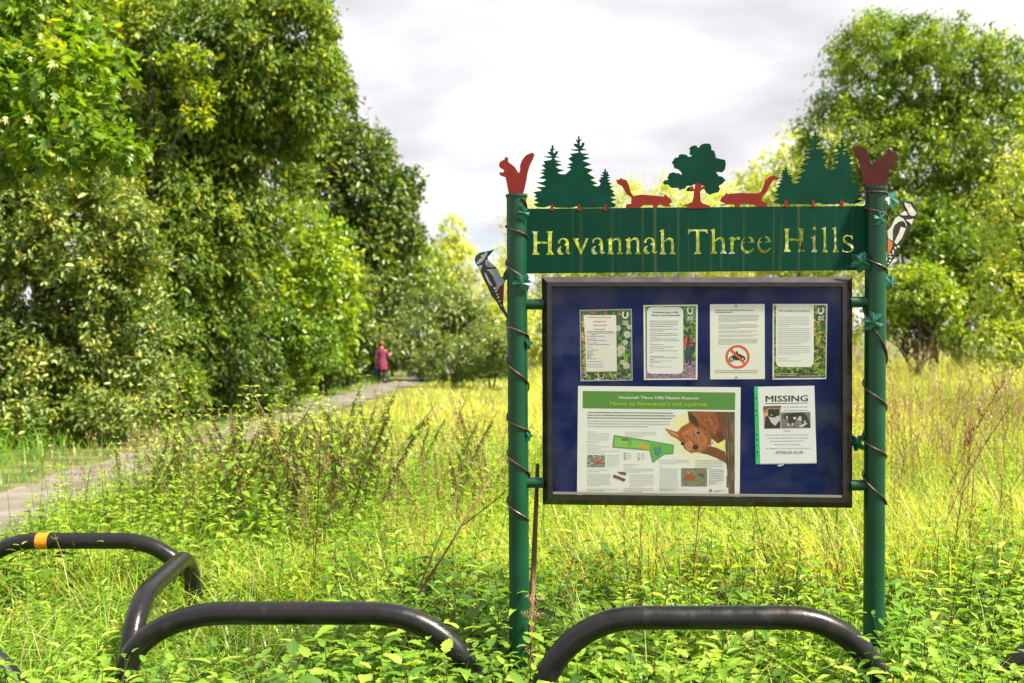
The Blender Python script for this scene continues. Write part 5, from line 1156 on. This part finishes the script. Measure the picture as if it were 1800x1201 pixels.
LM['rust'] = leafmat('dock_seed', [(.14, .035, .015), (.24, .07, .03), (.30, .12, .05)], trans=.2, gloss=.04)
LM['straw'] = leafmat('seed_head', [(.30, .22, .11), (.45, .35, .20), (.55, .46, .30)], trans=.3, gloss=.04)
def proto_dry(seed, H, kind='twig'):
    global rng; keep = rng; rng = np.random.default_rng(seed)
    root = empty({'twig': 'dead_stalk', 'dock': 'dock_plant', 'umbel': 'dead_umbel', 'grass': 'hay_stalk'}[kind])
    bend = rng.normal(size=2) * (.16 if kind != 'grass' else .25) * H
    def stem(f): return np.array([bend[0] * f ** 1.6, bend[1] * f ** 1.6, H * f])
    SA = [stem(i / 8) for i in range(8)]; SB = [stem((i + 1) / 8) for i in range(8)]; r0 = [.0046 * (1 - .6 * i / 8) for i in range(8)]
    if kind == 'grass': r0 = [.0020] * 8
    P, A_ = [], []
    nb = {'twig': 12, 'dock': 7, 'umbel': 6, 'grass': 0}[kind]
    for b in range(nb):
        f = rng.uniform(.35, .98); s = stem(f); a = rng.uniform(0, 6.28); L_ = H * rng.uniform(.10, .26) * (1.3 - f)
        if kind == 'dock': L_ = H * rng.uniform(.1, .18)
        mid = s + np.array([math.cos(a) * .4, math.sin(a) * .4, .75]) * L_ * .6; e = mid + np.array([math.cos(a) * .25, math.sin(a) * .25, .6]) * L_ * .5
        SA += [s, mid]; SB += [mid, e]; r0 += [.0020, .0014]
        if kind == 'umbel':
            for q in range(10):
                a2 = rng.uniform(0, 6.28); e2 = e + np.array([math.cos(a2) * .03, math.sin(a2) * .03, .028]); SA.append(e); SB.append(e2); r0.append(.0006)
                for _ in range(5): P.append(e2 + rng.normal(size=3) * .004); A_.append(rng.normal(size=3))
        elif kind == 'dock':
            for q in range(60): t = rng.random(); P.append((s * (1 - t) + e * t) + rng.normal(size=3) * .006 + np.array([0, 0, .0])); A_.append([0, 0, 1] + rng.normal(size=3) * .8)
        else:
            for q in range(7): t = rng.uniform(.4, 1.05); P.append((mid * (1 - t) + e * t) + rng.normal(size=3) * .004); A_.append([0, 0, 1] + rng.normal(size=3) * .7)
    if kind == 'dock':
        for q in range(140): f = rng.uniform(.72, 1.02); P.append(stem(f) + rng.normal(size=3) * .008); A_.append([0, 0, 1] + rng.normal(size=3) * .8)
    if kind == 'grass':
        for q in range(90): f = rng.uniform(.80, 1.06); P.append(stem(f) + rng.normal(size=3) * .006 * (1.15 - f) * 6); A_.append([bend[0] * .6, bend[1] * .6, 1] + rng.normal(size=3) * .35)
    SA, SB = np.array(SA), np.array(SB); ev, ef = strips(SA, SB, np.array(r0), np.array(r0) * .8)
    me = bpy.data.meshes.new('stem'); me.from_pydata(ev.tolist(), [], ef.tolist()); me.materials.append(M['deadstem']); link('stem', me, root)
    n = len(P); sz = {'twig': .013, 'dock': .011, 'umbel': .006, 'grass': .014}[kind]
    leaf_object('seed_head', np.array(P), np.array(A_, float), rdir(n), sz, sz * .6, rng.random(n), T_LANCE, {'twig': LM['straw'], 'dock': LM['rust'], 'umbel': LM['straw'], 'grass': LM['straw']}[kind], root)['kind'] = 'stuff'
    rng = keep; return root
def place(protos, spots, labels, cat, group):
    used = set()
    for i, (x, y, s) in enumerate(spots):
        p = protos[i % len(protos)]
        o = p if id(p) not in used else copy_tree(p)
        used.add(id(p))
        o.location = (x, y, float(gz(x, y)) - .02); o.rotation_euler = (random.uniform(-.07, .07), random.uniform(-.07, .07), random.uniform(0, 6.28)); o.scale = (s, s, s)
        tag(o, labels(i) if callable(labels) else labels, cat, group)
def gspots(n, u0, u1, y0, y1, s0, s1, seed):
    r = random.Random(seed); out_ = []
    while len(out_) < n:
        y = r.uniform(y0, y1); x = (r.uniform(u0, u1) - cx) / FPX * y
        if x < path_x(y) + path_half(y) + .25: continue
        out_.append((x, y, r.uniform(s0, s1)))
    return out_
pn = [proto_tall_nettle(100 + i, .92 + .06 * i) for i in range(4)]
place(pn, gspots(64, 330, 660, 6.2, 8.6, .78, 1.16, 1) + gspots(26, 190, 420, 6.0, 8.2, .6, .92, 2) + gspots(22, 600, 880, 6.5, 9, .6, .95, 3), 'tall seeding nettle in the thicket between the path and the sign', 'nettle', 'tall nettles between the path and the sign')
pd = [proto_dry(200 + i, .95 + .07 * i) for i in range(5)]
place(pd, gspots(34, 480, 880, 5.2, 9.5, .6, 1.1, 4), 'thin brown dead stalk standing among the weeds left of the sign', 'dead stalk', 'dead stalks left of the sign')
pd2 = [proto_dry(230 + i, .95 + .07 * i) for i in range(4)]
place(pd2, gspots(50, 960, 1500, 4.7, 9.5, .5, .95, 5), 'thin brown dead stalk in the grass seen beneath the notice case', 'dead stalk', 'dead stalks beneath the notice case')
pd3 = [proto_dry(260 + i, .95 + .07 * i) for i in range(4)]
place(pd3, gspots(34, 1570, 1880, 5.2, 11, .55, 1.05, 6), 'thin brown dead stalk in the tall grass right of the sign', 'dead stalk', 'dead stalks right of the sign')
pg = [proto_dry(300 + i, .95 + .05 * i, 'grass') for i in range(4)]
place(pg, gspots(60, 560, 890, 6, 13, .6, 1.0, 7), 'pale seeding grass stem left of the sign posts', 'grass stem', 'seeding grass stems left of the sign')
pg2 = [proto_dry(330 + i, .95 + .05 * i, 'grass') for i in range(4)]
place(pg2, gspots(90, 1560, 1900, 5, 16, .7, 1.25, 8), 'pale seeding grass stem in the meadow right of the sign', 'grass stem', 'seeding grass stems right of the sign')
dk_ = [proto_dry(400 + i, 1.0, 'dock') for i in range(2)]
for (u, Y, s, lab) in ((1695, 6.2, .95, 'rust red dock seed spike nearest the right edge of the meadow'), (1645, 7.4, 1.15, 'tallest rust red dock spike, just right of the right post')):
    o = dk_.pop(); x = (u - cx) / FPX * Y; o.location = (x, Y, float(gz(x, Y))); o.scale = (s, s, s); o.rotation_euler = (.05, .15, 1.0); tag(o, lab, 'dock', 'rust red docks in the meadow')
um = proto_dry(500, .50, 'umbel'); p = at(922, 1150, 3.86); um.location = (p.x, 3.86, -.02); tag(um, 'dead brown umbel stalk in front of the left post foot', 'dead stalk')
# two long leaning twigs by the thatch, left of the left post
m = MB(); m.tube([at(735, 1045, 4.3), at(790, 960, 4.35), at(850, 860, 4.5), at(905, 760, 4.7)], [.006, .005, .004, .0015], M['deadstem'], 6); m.tube([at(812, 925, 4.4), at(870, 880, 4.35), at(905, 850, 4.3)], [.003, .0025, .0015], M['deadstem'], 5)
tag(m.build('leaning_twig', None, True), 'long forked brown twig leaning right towards the left sign post', 'twig')
m = MB(); m.tube([at(738, 1030, 4.35), at(770, 950, 4.4), at(800, 885, 4.5), at(812, 800, 4.6)], [.004, .0035, .003, .0012], M['deadstem'], 6)
tag(m.build('leaning_twig', None, True), 'shorter dark twig standing just left of the long leaning one', 'twig')

# ------------------------------------------------------------ the walking person
def skin_mesh(name, verts, edges, radii, mat, parent=None, root_i=0, sub=2):
    me = bpy.data.meshes.new(name); me.from_pydata(verts, edges, []); me.materials.append(mat)
    o = bpy.data.objects.new(name, me); col.objects.link(o)
    md = o.modifiers.new('s', 'SKIN'); sk = me.skin_vertices[0].data
    for i, r_ in enumerate(radii): sk[i].radius = (r_, r_) if not isinstance(r_, tuple) else r_; sk[i].use_root = (i == root_i)
    md.use_smooth_shade = True; ms = o.modifiers.new('u', 'SUBSURF'); ms.levels = sub; ms.render_levels = sub
    bpy.context.view_layer.update()
    me2 = bpy.data.meshes.new_from_object(o.evaluated_get(bpy.context.evaluated_depsgraph_get())); me2.name = name
    bpy.data.objects.remove(o); me2.materials.clear(); me2.materials.append(mat)
    return link(name, me2, parent)
sx, sy = -5.08, 38.8; sz0 = float(gz(sx, sy)) + .03
skin = pmat('skin', (.55, .32, .24), rough=.55); dress = pmat('raspberry_dress', (.18, .016, .065), (.22, .025, .08), rough=.85, scale=20)
trous = pmat('navy_leggings', (.012, .013, .025), rough=.8); hairm = pmat('auburn_hair', (.16, .045, .015), (.28, .09, .025), rough=.6, scale=60); shoe = pmat('dark_shoe', (.015, .013, .014), rough=.5)
per = empty('person', (sx, sy, sz0)); tag(per, 'person with auburn hair walking away in a raspberry pink dress and dark leggings', 'person')
def W(x, y, z): return (sx + x, sy + y, sz0 + z)
V = [W(0,0,.92), W(0,0,1.08), W(0,0,1.25), W(0,.02,1.40), W(0,.04,1.47), W(-.01,.06,1.56), W(-.01,.07,1.66),          # 0-6 pelvis..head
     W(-.17,.02,1.37), W(-.23,-.02,1.12), W(-.25,.02,.88), W(-.255,.04,.80),                                        # 7-10 left arm hanging
     W(.17,.02,1.37), W(.30,.02,1.17), W(.34,.20,1.22), W(.33,.27,1.25),                                            # 11-14 right arm bent
     W(-.09,.0,.86), W(-.10,.05,.48), W(-.11,-.02,.08), W(-.11,.13,.04),                                            # 15-18 left leg
     W(.09,.0,.86), W(.12,.02,.48), W(.17,-.24,.16), W(.18,-.20,.06)]                                               # 19-22 right leg trailing
E = [(0,1),(1,2),(2,3),(3,4),(4,5),(5,6),(3,7),(7,8),(8,9),(9,10),(3,11),(11,12),(12,13),(13,14),(0,15),(15,16),(16,17),(17,18),(0,19),(19,20),(20,21),(21,22)]
Rr = [.15,.125,.135,.12,.05,.075,.085,.055,.042,.03,.032,.055,.042,.03,.032,.085,.055,.038,.035,.085,.055,.038,.035]
body = skin_mesh('body', V, E, Rr, skin, per)
# fingers and a small nose so that hands and head read from nearby too
m = MB()
for hx, hy, hz, dz in ((-.255, .04, .79, -1), (.33, .28, 1.25, .4)):
    for k in range(5):
        a = W(hx + (k - 2) * .010, hy + .012 * (k % 2), hz); b = W(hx + (k - 2) * .013, hy + .02, hz + dz * .045 * (1 if k else .7)); c_ = W(hx + (k - 2) * .013, hy + .035, hz + dz * .075 * (1 if k else .6)); m.tube([a, b, c_], [.009, .008, .006], skin, 6)
m.tube([W(-.01,.145,1.63), W(-.01,.175,1.60)], [.012, .014], skin, 6)
m.build('fingers_and_nose', body, True)
bm = bmesh.new(); bmesh.ops.create_uvsphere(bm, u_segments=20, v_segments=14, radius=1)
for v in bm.verts:
    x, y, z = v.co; k = 1 + .05 * math.sin(9 * math.atan2(y, x)); v.co = Vector(W(-.01 + x * .102 * k, .055 + y * .108 * k - .01, 1.675 + z * (.105 if z > 0 else .115 if y < .2 else .03)))
me = bpy.data.meshes.new('hair'); bm.to_mesh(me); bm.free(); me.materials.append(hairm); me.polygons.foreach_set('use_smooth', [True] * len(me.polygons)); link('hair', me, per)
# dress: rings from neckline to hem, with short sleeves
def rings(rs, name, mat, seg=24, amp=.0):
    v = []; f = []
    for j, (x, y, z, a, b) in enumerate(rs):
        for k in range(seg):
            t = 2 * math.pi * k / seg; w_ = 1 + amp * (j / len(rs)) ** 2 * math.sin(7 * t); v.append(W(x + a * math.cos(t) * w_, y + b * math.sin(t) * w_, z))
    for j in range(len(rs) - 1):
        for k in range(seg): a = j * seg + k; b = j * seg + (k + 1) % seg; f.append((a, b, b + seg, a + seg))
    return v, f
v, f = rings([(0,.035,1.49,.07,.06),(0,.03,1.455,.12,.085),(0,.02,1.41,.185,.115),(0,.02,1.32,.195,.135),(0,.01,1.2,.185,.135),(0,0,1.08,.165,.125),(0,0,.98,.19,.15),(.01,-.01,.86,.215,.18),(.01,-.01,.74,.22,.19),(.01,-.01,.60,.235,.20)], 'dress', dress, amp=.10)
for sgn, pts_ in ((-1, ((-.15,.02,1.40,.065),(-.19,.01,1.32,.07),(-.215,-.01,1.20,.068))), (1, ((.15,.02,1.40,.065),(.21,.02,1.31,.07),(.27,.02,1.22,.068)))):
    n = len(v); 
    for (x, y, z, r_) in pts_:
        for k in range(12): t = 2 * math.pi * k / 12; v.append(W(x + r_ * math.cos(t), y + r_ * math.sin(t), z))
    for j in range(2):
        for k in range(12): a = n + j * 12 + k; b = n + j * 12 + (k + 1) % 12; f.append((a, b, b + 12, a + 12))
me = bpy.data.meshes.new('dress'); me.from_pydata(v, [], f); me.materials.append(dress); me.polygons.foreach_set('use_smooth', [True] * len(f)); link('dress', me, per)
m = MB(); m.tube([W(-.09,0,.86), W(-.10,.05,.48), W(-.11,-.01,.12)], [.105, .07, .055], trous, 14); m.tube([W(.09,0,.86), W(.12,.02,.48), W(.165,-.22,.19)], [.105, .07, .055], trous, 14); m.build('leggings', per, True)
for P_ in ([W(-.11,-.05,.05), W(-.11,.04,.05), W(-.11,.16,.035)], [W(.17,-.27,.15), W(.178,-.22,.07), W(.185,-.14,.03)]):
    m = MB(); m.tube(P_, [.045, .05, .035], shoe, 12); m.build('shoe', per, True)
m = MB(); n_ = 12
vv, ff = rings([(-.29,.03,.60,.085,.03),(-.29,.03,.52,.10,.05),(-.29,.03,.42,.10,.055),(-.29,.03,.40,.09,.045)], 'bag', None, 14)
me = bpy.data.meshes.new('carrier_bag'); me.from_pydata(vv, [], ff + [tuple(range(42, 56))]); bagm = pmat('blue_bag', (.01, .05, .22), rough=.5); me.materials.append(bagm)
per.scale = (.93, .93, .93)
bag = link('carrier_bag', me); bag.location = (.018, 0, -.055); tag(bag, "small blue bag hanging from the walking person's left hand", 'bag')
m = MB(); m.tube([W(-.34,.03,.60), W(-.30,.035,.73), W(-.262,.045,.755), W(-.25,.03,.73), W(-.24,.03,.60)], .006, bagm, 6); m.build('handle', bag, True)
